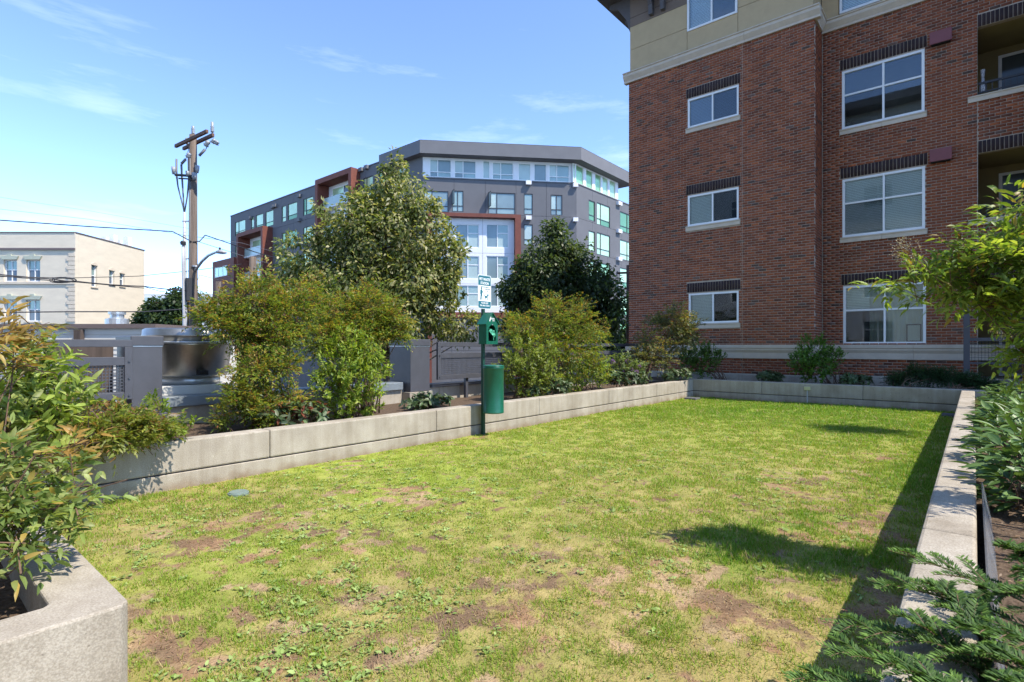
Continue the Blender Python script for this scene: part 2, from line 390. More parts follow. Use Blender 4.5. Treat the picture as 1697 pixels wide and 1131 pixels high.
# ------------------------------------------------------------------ foliage
def leaf_geo(B, D, N, L, W, droop=0.15, shape='rhomb'):
    """B base, D dir, N normal (n,3); returns V,F (quads)"""
    D = nrm(D); S = nrm(np.cross(D, N)); N = nrm(np.cross(S, D)); n = len(B); L = L[:, None]; W = W[:, None]
    if shape == 'rhomb':
        mid = B+D*L*0.45
        V = np.stack([B, mid+S*W*0.5+N*W*0.15, B+D*L-N*L*droop, mid-S*W*0.5+N*W*0.15], 1)
        F = (np.arange(n)[:, None]*4+np.array([0, 1, 2, 3])).reshape(-1, 4)
        return V.reshape(-1, 3), F, 4
    if shape == 'oval':
        a, b = B+D*L*0.28, B+D*L*0.66-N*L*droop*0.35
        V = np.stack([B, a+S*W*0.46+N*W*0.12, b+S*W*0.38+N*W*0.10, B+D*L-N*L*droop, b-S*W*0.38+N*W*0.10, a-S*W*0.46+N*W*0.12, a, b], 1)
        f = np.array([(0, 1, 6, 6), (1, 2, 7, 6), (2, 3, 7, 7), (0, 6, 5, 5), (6, 7, 4, 5), (7, 3, 4, 4)])
        V = V.reshape(-1, 3)
        # triangles only, so that no degenerate quads appear
        t = np.array([(0, 1, 6), (1, 2, 6), (2, 7, 6), (2, 3, 7), (0, 6, 5), (6, 4, 5), (6, 7, 4), (7, 3, 4)])
        return V, (np.arange(n)[:, None, None]*8+t[None]).reshape(-1, 3), 8
def leaves(name, parent, B, D, N, L, W, C, mat, droop=0.15, shape='rhomb'):
    V, F, k = leaf_geo(B, D, N, L, W, droop, shape)
    return link(name, np_mesh(name, V, F, mat, np.repeat(C, k, axis=0)), parent)
def perp(D):
    r = rng.normal(size=D.shape); return nrm(np.cross(D, r))
def lobes_px(lst):
    """(px, py, radius px, distance[, vertical squash]) -> centre + radii"""
    out = []
    for q in lst:
        px, py, r, t = q[:4]; sq = q[4] if len(q) > 4 else 1.0
        out.append((at(px, py, t), r*t/FPX, sq))
    return out
def sample_lobes(lobes, n, shell=0.55):
    w = np.array([l[1]**2 for l in lobes]); idx = rng.choice(len(lobes), n, p=w/w.sum())
    d = nrm(rng.normal(size=(n, 3))); rad = shell+(1-shell)*rng.random(n)**0.8; rad = np.where(rng.random(n) < 0.14, rad*rng.uniform(1.0, 1.3, n), rad)
    c = np.array([l[0] for l in lobes])[idx]; r = np.array([l[1] for l in lobes])[idx]; sq = np.array([l[2] for l in lobes])[idx]
    off = d*(rad*r)[:, None]; off[:, 2] *= sq
    return c+off, d, idx
def pal(cols, n, jit=0.25):
    cols = np.array(cols); c = cols[rng.integers(0, len(cols), n)]
    return c*rng.uniform(1-jit, 1+jit, (n, 1))
def sprays(style, O, D, S, nl, L, W, rnd=0.25):
    """leaf positions/directions for sprays starting at O, direction D, length S with nl leaves each"""
    m = len(O); k = m*nl
    o = np.repeat(O, nl, 0); d = np.repeat(D, nl, 0); s = np.repeat(np.broadcast_to(S, m), nl)
    u = np.tile((np.arange(nl)+0.5)/nl, m)+rng.normal(0, 0.03, k)
    if style == 'frond':              # flat, twice-pinnate leaf: leaflets spread sideways in one plane
        side = nrm(np.cross(d, np.broadcast_to(Z3, d.shape))+1e-6); up = nrm(np.cross(side, d))
        sg = rng.choice([-1.0, 1.0], k); lat = sg*rng.random(k)*0.42*s*(1.05-u)
        P = o+d*(s*u)[:, None]+side*lat[:, None]+up*(rng.normal(0, 0.035, k)*s)[:, None]-Z3*((u**2)*s*0.22)[:, None]
        dd = d*0.75+side*(sg*rng.uniform(0.3, 1.0, k))[:, None]-Z3*0.12+rng.normal(0, rnd, (k, 3))
        nn = up+rng.normal(0, 0.35, (k, 3))
    elif style == 'shoot':
        p = perp(d); P = o+d*(s*(0.1+0.9*u))[:, None]
        dd = d*rng.uniform(0.35, 0.9, k)[:, None]+p*rng.uniform(0.5, 1.0, k)[:, None]
        nn = d-dd*0.5+Z3*0.4+rng.normal(0, 0.25, (k, 3))
    elif style == 'whorl':            # rosette at the end of a shoot
        p = perp(d); P = o+d*(s*(0.75+0.25*u))[:, None]
        dd = p+d*rng.uniform(-0.05, 0.6, k)[:, None]; nn = d+rng.normal(0, 0.2, (k, 3))
    else:                             # clump
        P = o+nrm(rng.normal(size=(k, 3)))*(s*rng.random(k)**0.5*0.6)[:, None]
        dd = nrm(P-o)*0.6+d*0.4+np.array([0, 0, -0.45])+rng.normal(0, rnd, (k, 3)); nn = Z3*0.7+d*0.6+rng.normal(0, 0.5, (k, 3))
    LL = L*rng.uniform(0.7, 1.2, k); WW = W*rng.uniform(0.8, 1.15, k)
    return P, dd, nn, LL, WW, u
def branches(parent, base, targets, r0, mat, name='stem', spread=0.12, n=5, trunk=None):
    mb = MB()
    for tg in targets:
        b = np.array(base)+np.array([rng.normal(0, spread), rng.normal(0, spread), 0]); tg = np.array(tg)
        h = tg-b; mid = b+h*0.5+np.array([-h[0]*0.22, -h[1]*0.22, abs(h[2])*0.08])+rng.normal(0, 0.04, 3)*np.linalg.norm(h)*0.4
        q = [b, b*0.6+mid*0.4, mid, mid*0.45+tg*0.55, tg]
        mb.tube(q, [r0, r0*0.85, r0*0.7, r0*0.5, r0*0.22], n)
    return mb.build(name, mat, parent, smooth=True)
def shrub(name, label, base, lobes, style, nsp, S, nl, L, W, palette, cat='shrub', tips=None, tipfrac=0.0, mat=None, up=0.5, nbr=14, r0=0.012,
          shape='rhomb', droop=0.15, shell=0.5, spread=0.12, group=None, stem=None, zmin=None, rnd=0.25, flowers=None):
    t = empty(name, base, label, cat, group)
    lob = lobes_px(lobes)
    O, d, idx = sample_lobes(lob, nsp, shell)
    if zmin is not None: O[:, 2] = np.maximum(O[:, 2], zmin+rng.random(nsp)*0.08)
    D = nrm(d+np.array([0, 0, up])+rng.normal(0, 0.3, (nsp, 3)))
    O = O-D*S*0.5
    P, dd, nn, LL, WW, u = sprays(style, O, D, S*rng.uniform(0.7, 1.25, nsp), nl, L, W, rnd)
    C = pal(palette, len(P))
    tone = np.repeat(rng.uniform(0.75, 1.2, nsp), nl); C *= tone[:, None]
    if tips is not None:
        zt = np.repeat((d[:, 2]*0.5+0.5), nl); pick = rng.random(len(P)) < tipfrac*(0.25+1.5*zt)*np.repeat(rng.random(nsp)*2, nl)
        C[pick] = pal(tips, int(pick.sum()))
    leaves('foliage', t, P, dd, nn, LL, WW, C, mat or M_leaf, droop, shape)
    sel = rng.choice(nsp, min(nbr, nsp), replace=False)
    branches(t, base, O[sel], r0, stem or M_stem, spread=spread)
    mb = MB()                                            # twigs carrying the sprays
    for i in range(nsp):
        if i % 2 == 0 or nsp < 250: mb.tube([O[i]-D[i]*S*0.45, O[i]+D[i]*S*0.55], [0.0035, 0.0015], 3, False)
    tag(mb.build('twig', stem or M_stem, t), kind='stuff')
    return t
# ------------------------------------------------------------------ ground, podium, streets
def sheet(name, x0, x1, y0, y1, z, mat):
    mb = MB(); mb.quad((x0, y0, z), (x1, y0, z), (x1, y1, z), (x0, y1, z)); return tag(mb.build(name, mat), kind='structure')
sheet('ground', -1500, 1500, -1500, 1500, -3.5, M_asphalt)
mb = MB(); mb.box(-6, 16.2, -6, 7.90, -3.4, -0.03); tag(mb.build('podium', M_soil), kind='structure')
mb = MB(); mb.box(-8, 16.0, 8.22, 13.0, -3.4, -0.25); tag(mb.build('roof_deck', M_deck), kind='structure')
LX0, LX1, LY0, LY1 = 0.6, 14.75, 0.2, 5.95
WT = 0.47
# lawn surface --------------------------------------------------------------
def vnoise(x, y, sc, seed):
    r = np.random.default_rng(seed); T = r.random((256, 256)); x = x*sc+100; y = y*sc+100
    xi, yi = np.floor(x).astype(int), np.floor(y).astype(int); fx, fy = x-xi, y-yi
    fx = fx*fx*(3-2*fx); fy = fy*fy*(3-2*fy); g = lambda a, b: T[a % 256, b % 256]
    return (g(xi, yi)*(1-fx)+g(xi+1, yi)*fx)*(1-fy)+(g(xi, yi+1)*(1-fx)+g(xi+1, yi+1)*fx)*fy
def fbm(x, y, sc, seed, oct=4):
    s = 0; a = 0.5; tot = 0
    for k in range(oct): s = s+a*vnoise(x, y, sc*2**k, seed+k); tot += a; a *= 0.5
    return s/tot
def ground_z(x, y):
    return 0.03*(fbm(x, y, 0.5, 3)-0.5)+0.018*(fbm(x, y, 2.5, 9)-0.5)
# worn and bare patches seen in the photograph: (px, py, radius along x px, radius along y px, strength)
BARE = [(683, 823, 60, 14, 1.0), (480, 880, 110, 26, .8), (430, 905, 70, 20, .7), (300, 985, 95, 26, .9), (250, 1050, 80, 40, .8), (420, 1010, 70, 24, .6),
        (900, 925, 50, 16, .5), (760, 1030, 90, 24, .6), (1000, 955, 60, 20, .6), (1180, 960, 90, 40, .9), (1390, 870, 80, 32, 1.1), (1340, 800, 70, 20, .6), (1310, 835, 30, 12, .7),
        (1220, 1010, 60, 50, .8), (1330, 960, 60, 24, .7), (1440, 890, 40, 30, .9), (1060, 1060, 60, 24, .6), (1450, 760, 40, 8, .7), (1400, 790, 50, 12, .6),
        (1290, 1060, 60, 30, .7), (560, 770, 70, 10, .3), (760, 735, 60, 8, .45), (610, 900, 60, 14, .45), (1470, 1000, 40, 40, .8), (350, 1090, 90, 24, .7), (1150, 880, 40, 12, .5),
        (880, 985, 50, 14, .45), (700, 960, 60, 14, .4), (330, 905, 60, 12, .4), (230, 880, 40, 10, .35), (1130, 1090, 60, 20, .6), (880, 1100, 60, 16, .6), (300, 830, 50, 6, .3)]
LUSH = [(1330, 870, 110, 22, .9), (1200, 900, 60, 30, .8), (1430, 700, 130, 30, .7), (1300, 675, 230, 14, .8), (1150, 690, 120, 10, .4), (1320, 940, 90, 30, .6), (1200, 940, 60, 30, .7), (1420, 930, 60, 30, .8),
        (740, 790, 110, 16, .4), (450, 960, 80, 14, .55), (250, 1040, 30, 14, .7), (1000, 1090, 90, 20, .5), (1530, 800, 50, 70, .9), (1100, 1040, 60, 24, .5)]
def patches(x, y, lst):
    t = x*Fd[0]+y*Fd[1]; l = x*Rd[0]+y*Rd[1]; t = np.maximum(t, 0.3)
    px = CX+FPX*l/t; py = HORIZ+FPX*EYE/t; w = 0
    nx = (fbm(x, y, 3.0, 41)-0.5)*1.6; ny = (fbm(x, y, 3.0, 47)-0.5)*1.6
    for a, b, ra, rb, s in lst: w = w+s*np.exp(-(((px-a)/ra+nx)**2+((py-b)/rb+ny)**2))
    return w
def lawn_fields(x, y):
    n1 = fbm(x, y, 1.1, 21, 4); n2 = fbm(x, y, 4.0, 31, 3); near = np.clip((7.5-(x*Fd[0]+y*Fd[1]))/5, 0, 1)
    n3 = fbm(x, y, 9.0, 35, 3)
    bare = patches(x, y, BARE)*np.clip(0.30+3.4*(n2-0.40)+2.6*(n3-0.5), 0, 1.4)+np.clip((n1-0.42)*3.0, 0, 1)*np.clip((n2-0.46)*5.0, 0, 1)*np.clip(0.3+3.0*(n3-0.4), 0, 1.2)*(0.35+0.8*near)+np.clip((n3-0.53)*3.6, 0, 1)*0.6*(0.15+near)
    lush = patches(x, y, LUSH)+np.clip((fbm(x, y, 1.7, 77)-0.55)*3, 0, 1)*0.5
    bare = np.clip(bare-0.5*lush*(n2 > 0.42), 0, 1); moss = np.clip((fbm(x, y, 0.6, 55)-0.40)*3, 0, 1)*np.clip((y-2.2)/2.0, 0, 1)*np.clip((8-x)/4, 0.15, 1)
    return bare, np.clip(lush, 0, 1), moss
nx, ny = 900, 430
gx = np.linspace(-1.6, LX1+0.1, nx); gy = np.linspace(-1.2, LY1+0.1, ny)
GX, GY = np.meshgrid(gx, gy, indexing='ij'); GZ = ground_z(GX, GY)
b_, l_, m_ = lawn_fields(GX, GY)
fine = fbm(GX, GY, 9, 91, 3)[..., None]
thatch = np.array([0.27, 0.185, 0.095])*(0.45+1.1*fine); soilc = np.array([0.15, 0.10, 0.062])*(0.7+0.7*fine)
red = np.array([0.25, 0.15, 0.085])*(0.7+0.6*fine)
mossc = np.array([0.235, 0.295, 0.04]); greenc = np.array([0.150, 0.225, 0.028])
nr_ = np.clip((9.0-(GX*Fd[0]+GY*Fd[1]))/6, 0, 1)[..., None]*0.40+0.34
base = thatch*nr_+np.array([0.245, 0.305, 0.045])*(1-nr_)
mm_ = m_[..., None]*0.75; base = base*(1-mm_)+mossc*mm_*(0.6+0.8*fine); base = base*(1-0.6*l_[..., None])+greenc*0.6*l_[..., None]
hf = fbm(GX, GY, 16, 171, 3)
bk = np.clip((b_-0.36+(hf-0.5)*1.9)*4.0, 0, 1)[..., None]; rn = np.clip((fbm(GX, GY, 2.0, 61)-0.42)*5, 0, 1)[..., None]
straw = np.array([0.40, 0.30, 0.17])*(0.75+0.5*fine); sn = np.clip((fbm(GX, GY, 3.1, 67)-0.46)*5, 0, 1)[..., None]
bare_c = (soilc*(1-rn)+red*rn)*(1-0.6*sn)+straw*0.6*sn
C = (base*(1-bk)+bare_c*bk)*1.15
idx = np.arange(nx*ny).reshape(nx, ny)
F = np.stack([idx[:-1, :-1], idx[1:, :-1], idx[1:, 1:], idx[:-1, 1:]], -1).reshape(-1, 4)
lawn = link('lawn', np_mesh('lawn', np.stack([GX, GY, GZ], -1).reshape(-1, 3), F, M_ground, C.reshape(-1, 3), True))
tag(lawn, kind='structure')
# ------------------------------------------------------------------ concrete planter walls
def planter_wall(label, p0, p1, inner, thick, top, joints, zr=0.165, name='planter_wall', cap0=0, cap1=0):
    """wall from p0 to p1, face on the inner side; split at joints into panels above a recessed reveal"""
    p0, p1 = np.array([*p0, 0.0]), np.array([*p1, 0.0]); u = nrm(p1-p0); n = np.array([*inner, 0.0]); L = np.linalg.norm(p1-p0)
    t = empty(name, (p0+p1)/2, label, 'wall', 'concrete planter walls round the lawn')
    f = Face(p0, u, n); js = [0]+list(joints)+[L]
    b = MB(); f.bx(b, 0, L, -0.25, zr-0.012, -thick, 0.0); b.build('plinth', M_conc, t, bevel=0.006)
    r = MB(); f.bx(r, 0.01, L-0.01, zr-0.02, zr+0.02, -thick+0.02, -0.02); r.build('reveal', M_joint, t)
    for a, c in zip(js, js[1:]):
        m = MB(); f.bx(m, a+(0.002 if a > 0 else 0), c-(0.002 if c < L else 0), zr, top, -thick, 0.0)
        m.build('panel', M_conc, t, bevel=0.016, seg=2)
    return t
planter_wall('long sunlit concrete planter wall behind the pet waste bin', (0.40, LY1), (LX1, LY1), (0, -1), 0.2, WT, [2.45, 4.9, 7.35, 9.8, 12.1])
planter_wall('shaded concrete planter wall in front of the brick building', (LX1, LY1+0.2), (LX1, -0.19), (-1, 0), 0.2, WT+0.02, [2.0, 4.2], zr=0.17)
planter_wall('concrete planter wall with dappled shade beside the mulch bed', (1.0, LY0), (LX1-0.004, LY0), (0, 1), 0.21, WT+0.025, [2.4, 4.8, 7.2, 9.6, 11.9], zr=0.16)
# near corner planter: two wall legs meeting in a clipped corner, one casting
t = empty('corner_planter', (0.2, 3.2, 0), 'concrete corner planter wall with clipped edge under the leafy bush', 'wall', 'concrete planter walls round the lawn')
def lshape(x1, y0, th, z0, z1, c):
    mb = MB(); poly = [(-2.6, y0), (x1-c, y0), (x1, y0+c), (x1, LY1-0.003), (x1-th, LY1-0.003), (x1-th, y0+th+0.02), (x1-th-0.02, y0+th), (-2.6, y0+th)]
    return mb.prism(poly, (0, 0, z0), (1, 0, 0), (0, 1, 0), (0, 0, z1-z0))
lshape(0.585, 2.255, 0.19, 0.165, 0.5, 0.03).build('panel', M_conc, t, bevel=0.009, seg=2)
lshape(0.585, 2.255, 0.19, -0.25, 0.152, 0.03).build('plinth', M_conc, t, bevel=0.006)
lshape(0.565, 2.275, 0.15, 0.140, 0.175, 0.03).build('reveal', M_joint, t)
# planter soil
def soil(name, x0, x1, y0, y1, z, amp=0.03):
    n, m = max(4, int((x1-x0)/0.09)), max(4, int((y1-y0)/0.09)); X, Y = np.meshgrid(np.linspace(x0, x1, n), np.linspace(y0, y1, m), indexing='ij')
    Zz = z+amp*(fbm(X, Y, 2.0, 5)-0.5)*2+0.02*(fbm(X, Y, 9, 6)-0.5)
    i = np.arange(n*m).reshape(n, m); F = np.stack([i[:-1, :-1], i[1:, :-1], i[1:, 1:], i[:-1, 1:]], -1).reshape(-1, 4)
    return tag(link(name, np_mesh(name, np.stack([X, Y, Zz], -1).reshape(-1, 3), F, M_soil, None, True)), kind='structure')
soil('planter_soil', 0.55, 14.9, LY1+0.15, 7.97, 0.36)
soil('planter_soil', LX1+0.1, 16.50, -3.5, 8.0, 0.40)
soil('planter_soil', -2.6, 0.50, 2.35, 7.9, 0.36)
soil('planter_soil', 1.0, LX1+0.12, -3.5, 0.02, 0.33, 0.05)
# bark mulch lying on the right-hand bed
n = 2600; X = rng.uniform(1.6, 6.5, n); Y = -rng.random(n)**0.8*1.4-0.08; B = np.stack([X, Y, np.full(n, 0.345)+rng.random(n)*0.03], 1)
a = rng.random(n)*6.28; D = np.stack([np.cos(a), np.sin(a), rng.normal(0, .25, n)], 1)
tag(leaves('mulch', None, B, D, np.tile(Z3, (n, 1))+rng.normal(0, .3, (n, 3)), rng.uniform(.02, .055, n), rng.uniform(.006, .02, n),
    pal([(0.20, 0.13, 0.08), (0.12, 0.07, 0.045), (0.30, 0.21, 0.14)], n), M_leafdull, 0.02), 'loose brown bark mulch on the bed beside the wall', 'mulch', kind='stuff')
# plastic edging standing behind the right-hand wall
mb = MB(); x = 1.2
poly = [(-0.030, 0.24), (-0.024, 0.505), (-0.030, 0.512), (-0.075, 0.30), (-0.080, 0.24)]
mb.prism([(p[0], p[1]) for p in poly], (1.1, -0.012, 0), (0, 1, 0), (0, 0, 1), (3.6, 0, 0))
tag(mb.build('bed_edging', M_barrier), 'dark glossy plastic edging strip standing behind the right planter wall', 'edging')
# lids in the lawn, outlet on the back wall
def disc_lid(px, py, r, label, mat, sq=False):
    p = on_z(px, py, 0.0); p[2] = ground_z(p[0], p[1])
    e = empty('valve_lid' if not sq else 'paver', p, label, 'lid' if not sq else 'paver')
    m = MB()
    if sq: m.box(p[0]-r, p[0]+r, p[1]-r, p[1]+r, p[2]-0.05, p[2]+0.05); m.build('slab', mat, e, bevel=0.01)
    else:
        m.tubez((p[0], p[1], p[2]), [(r*1.08, -0.04), (r*1.08, 0.022), (r*1.0, 0.026)], 28); m.build('rim', mat, e)
        k = MB(); k.tubez((p[0], p[1], p[2]), [(r*0.95, 0.0), (r*0.95, 0.031), (r*0.9, 0.034)], 28); k.build('cover', mat, e)
disc_lid(395, 820, 0.085, 'round grey green valve lid set in the mossy grass', M_lid)
disc_lid(1147, 662, 0.16, 'small square dark paver lying by the shaded wall corner', M_liddk, True)
disc_lid(1577, 691, 0.15, 'square grey drain cover lying beside the right planter wall', M_liddk, True)
e = empty('outlet_box', (LX1, 2.9, 0.33), 'small yellowish outlet cover on the shaded planter wall', 'outlet')
p = on_x(1338, 644, LX1); mb = MB(); mb.box(LX1-0.035, LX1-0.001, p[1]-0.07, p[1]+0.07, p[2]-0.045, p[2]+0.045); mb.build('cover', M_box, e, bevel=0.006)
mb = MB(); mb.box(LX1-0.02, LX1-0.001, p[1]-0.012, p[1]+0.012, 0.0, p[2]-0.047); mb.build('conduit', M_conduit, e)
# ------------------------------------------------------------------ brick apartment building
XB, XC, YR, YE = 16.46, 17.45, 3.29, 8.85       # front block face, set-back face, return, far end
FB = Face((XB, 0, 0), (0, 1, 0), (-1, 0, 0)); FC = Face((XC, 0, 0), (0, 1, 0), (-1, 0, 0)); FR = Face((0, YR, 0), (1, 0, 0), (0, -1, 0)); FE = Face((0, YE, 0), (1, 0, 0), (0, 1, 0))
bb = empty('brick_building', (18.5, 3.5, -0.2), 'dark red brick apartment building with tan top floor and white windows', 'building')
ZC = 10.24
w_small = [(5.27, 6.81, 8.19, 9.09), (5.27, 6.81, 5.13, 6.08), (5.27, 6.78, 2.10, 3.03)]
w_big = [(0.97, 2.80, 7.42, 9.03), (0.96, 2.79, 4.42, 6.02), (0.94, 2.77, 1.455, 3.06)]
balc = [(-1.58, -0.06, 7.52, 9.18), (-1.58, -0.07, 4.51, 6.10), (-1.58, -0.07, 0.62, 3.02)]
LH = 0.30
def lint(w): return (w[0]-0.05, w[1]+0.05, w[3]+0.03, w[3]+0.03+LH)
lint_b = [lint(w) for w in w_small]; lint_c = [lint(w) for w in w_big]+[(b[0], b[1], b[3], b[3]+LH) for b in balc]
def sillr(w): return (w[0]-0.05, w[1]+0.05, w[2]-0.16, w[2])
zl0, zl1, zp = 1.05, 1.44, 0.60
body = MB()
wall_mb(FB, YR, YE, zp, ZC, w_small, -0.16, -0.009, body)
wall_mb(FC, -1.6, YR, zp, ZC, w_big+balc, -0.16, -0.009, body)
wall_mb(FR, XB+0.165, XC+0.1, zp, ZC, [], -0.16, -0.009, body)
wall_mb(FE, XB+0.165, XB+6, zp, ZC, [], -0.16, -0.009, body)
body.build('wall', M_mortar, bb)
hb = [(a[0], a[1], a[2]-0.0, a[3]+0.03) for a in w_small]+lint_b+[sillr(w) for w in w_small]+[(YR-1, YE+1, zl0, zl1)]
hc = [(a[0], a[1], a[2], a[3]+0.03) for a in w_big]+lint_c+[sillr(w) for w in w_big[:2]]+[(b[0], b[1]+(0.18 if i < 2 else 0), b[2]-(0.16 if i < 2 else 0), b[3] if i < 0 else b[2]) for i, b in enumerate(balc)]+balc+[(-5, 9, zl0, zl1)]
rb = brick_rects(YR+0.001, YE, zp, ZC, hb); rc = brick_rects(-1.6, YR-0.012, zp, ZC, hc)
# control joint beside the small windows
rb = [q for q in rb if not (q[0] < 5.17 < q[1])]+[s for q in rb if q[0] < 5.17 < q[1] for s in ((q[0], 5.162, q[2], q[3]), (5.178, q[1], q[2], q[3])) if s[1]-s[0] > 0.02]
rc = [s for q in rc for s in ([q] if not (q[0] < -0.06 < q[1] and q[3] < 7.4) else [(q[0], -0.068, q[2], q[3]), (-0.052, q[1], q[2], q[3])]) if s[1]-s[0] > 0.015]
rr = brick_rects(XB+0.0, XC-0.002, zp, ZC, [(0, 99, zl0, zl1)])
re_ = brick_rects(XB, XB+2.2, zp, ZC, [(0, 99, zl0, zl1)])
# the 300 whole bricks that show largest stand alone, the rest are one part
score = [(q[1]-q[0] > 0.18, -abs(q[0]-0.45)-0.35*abs(0.5*(q[2]+q[3])-5.5)) for q in rc]
order = sorted(range(len(rc)), key=lambda i: score[i], reverse=True)[:300]; single = set(order)
Vs, Fs, Cs = [], [], []; off = 0
for fc, rects in ((FB, rb), (FC, [q for i, q in enumerate(rc) if i not in single]), (FR, rr), (FE, re_)):
    Rm = np.array(rects); st = 0.80+0.40*fbm(Rm[:, 0]*1.0, Rm[:, 2]*0.6, 0.9, 301, 4)                 # weathering drifts over the wall
    V, F_, C_ = bricks_np(fc, rects, brick_cols(len(rects))*st[:, None]); Vs.append(V); Fs.append(F_+off); Cs.append(C_); off += len(V)
o = link('brickwork', np_mesh('brickwork', np.concatenate(Vs), np.concatenate(Fs), M_brick, np.concatenate(Cs)), bb); tag(o, kind='stuff')
var = []
for k in range(12):
    f0 = Face((0, 0, 0), (0, 1, 0), (-1, 0, 0)); V, F_, C_ = bricks_np(f0, [(-0.096, 0.096, -0.0313, 0.0313)], brick_cols(1)); var.append(np_mesh('brick', V, F_, M_brick, C_))
for i in order:
    q = rc[i]; o = link('brick', var[int(rng.integers(12))], bb); o.location = o.location+Vector((XC, (q[0]+q[1])/2, (q[2]+q[3])/2)); o.scale = (1, (q[1]-q[0])/0.192, (q[3]-q[2])/0.0626)
# dark soldier courses over the openings, brick by brick
sold = []
for k in range(4):
    V, F_, C_ = bricks_np(Face((0, 0, 0), (0, 1, 0), (-1, 0, 0)), [(-0.0335, 0.0335, -LH/2+0.006, LH/2-0.006)], np.array([[0.040, 0.026, 0.026]])*rng.uniform(0.75, 1.3))
    sold.append(np_mesh('soldier_brick', V, F_, M_brick, C_))
for X_, ls in ((XB, lint_b), (XC, lint_c)):
    for (a, b, c, d) in ls:
        n = int(round((b-a)/0.080)); w = (b-a)/n
        for k in range(n):
            o = link('soldier_brick', sold[int(rng.integers(4))], bb); o.location = o.location+Vector((X_-0.003, a+(k+0.5)*w, (c+d)/2)); o.scale = (1, (w-0.012)/0.067, 1)
# cast-stone ledge, sills, cornice, plinth
def trim(name, face, u0, u1, prof, mat=M_cast, step=2.4):
    """profile (d,z) extruded along the wall in butted lengths"""
    n = max(1, int(round((u1-u0)/step))); w = (u1-u0)/n
    for k in range(n):
        m = MB(); m.prism([(p[0], p[1]) for p in prof], face.P(u0+k*w+0.003, 0, 0), face.n, Z3, face.u*(w-0.006)); m.build(name, mat, bb)
led = [(-0.1, zl0), (0.035, zl0), (0.035, zl0+0.16), (0.075, zl0+0.24), (0.075, zl0+0.28), (0.095, zl0+0.30), (0.095, zl1), (-0.1, zl1)]
trim('ledge', FB, YR-0.09, YE+0.09, led, step=2.1); trim('ledge', FC, -0.9, YR-0.002, led, step=1.9); trim('ledge', FR, XB+0.102, XC-0.1, led)
pli = [(-0.1, 0.0), (0.03, 0.0), (0.03, zp-0.03), (0.015, zp), (-0.1, zp)]
trim('plinth', FB, YR, YE, pli, M_conc, 6); trim('plinth', FC, -1.6, YR-0.001, pli, M_conc, 6); trim('plinth', FR, XB+0.102, XC-0.035, pli, M_conc, 6)
cor = [(-0.1, ZC), (0.05, ZC), (0.05, ZC+0.06), (0.13, ZC+0.19), (0.13, ZC+0.27), (0.16, ZC+0.28), (0.16, ZC+0.31), (-0.1, ZC+0.33)]
trim('cornice', FB, YR-0.155, YE+0.155, cor, step=2.3); trim('cornice', FC, -4.0, YR-0.002, cor, step=2.3); trim('cornice', FR, XB+0.102, XC-0.165, cor)
sill = lambda w: [(-0.14, w[2]-0.155), (0.03, w[2]-0.155), (0.03, w[2]-0.045), (0.05, w[2]-0.04), (0.05, w[2]-0.012), (-0.14, w[2]-0.003)]
for w in w_small: trim('sill', FB, w[0]-0.05, w[1]+0.06, sill(w))
for w in w_big[:2]: trim('sill', FC, w[0]-0.05, w[1]+0.06, sill(w), step=1.0)
for b in balc[:2]: trim('sill', FC, b[0], b[1]+0.18, sill(b))
# windows with rooms, blinds and curtains behind the panes
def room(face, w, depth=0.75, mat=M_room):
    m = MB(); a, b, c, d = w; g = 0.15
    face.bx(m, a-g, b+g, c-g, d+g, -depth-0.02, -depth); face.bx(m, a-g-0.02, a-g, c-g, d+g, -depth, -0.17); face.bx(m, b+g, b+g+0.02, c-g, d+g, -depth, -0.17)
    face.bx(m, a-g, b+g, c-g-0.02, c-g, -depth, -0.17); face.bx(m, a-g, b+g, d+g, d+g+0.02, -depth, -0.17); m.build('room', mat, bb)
def blind(face, a, b, c, d, dep=-0.105, mat=M_blind, pitch=0.045):
    n = int((d-c)/pitch); m = MB(); vs = []; 
    for k in range(n+1):
        z = d-k*pitch; vs += [face.P(a, z, dep), face.P(b, z, dep), face.P(a, z-pitch*0.9, dep+0.008), face.P(b, z-pitch*0.9, dep+0.008)]
    m.add(vs, [(4*k, 4*k+1, 4*k+3, 4*k+2) for k in range(n+1)]); m.build('blind', mat, bb)
def curtain(face, a, b, c, d, dep=-0.16, mat=M_curtain):
    n = max(8, int((b-a)/0.025)); m = MB(); vs = []
    for k in range(n+1):
        u = a+(b-a)*k/n; dd = dep+0.022*math.sin(k*1.1)+0.01*math.sin(k*2.7); vs += [face.P(u, c, dd), face.P(u, d, dd)]
    m.add(vs, [(2*k, 2*k+2, 2*k+3, 2*k+1) for k in range(n)]); m.build('curtain', mat, bb, smooth=True)
for i, w in enumerate(w_small):
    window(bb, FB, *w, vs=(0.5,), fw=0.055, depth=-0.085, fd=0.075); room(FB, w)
    m = (w[0]+w[1])/2
    if i == 0: blind(FB, w[0]+.05, w[1]-.05, w[2]+.05, w[3]-.04, mat=principled('grey_blind', (0.22, 0.25, 0.30), 0.6))
    else: blind(FB, m+0.02, w[1]-.05, w[2]+.05, w[3]-.04)
def screen(face, a, b, c, d):
    m = MB(); face.bx(m, a, b, c, d, -0.030, -0.027); m.build('insect_screen', M_screen, bb)
for w in w_small: screen(FB, w[0]+0.05, (w[0]+w[1])/2-0.01, w[2]+0.05, w[3]-0.05)
for w in w_big: screen(FC, w[0]+(w[1]-w[0])*0.48+0.01, w[1]-0.05, w[2]+0.05, w[2]+(w[3]-w[2])*0.58-0.01)
for zj in (6.13, 3.08):
    m = MB(); FB.bx(m, YR-0.003, YE, zj, zj+0.014, -0.02, 0.0045); m.build('soft_joint', M_joint, bb)
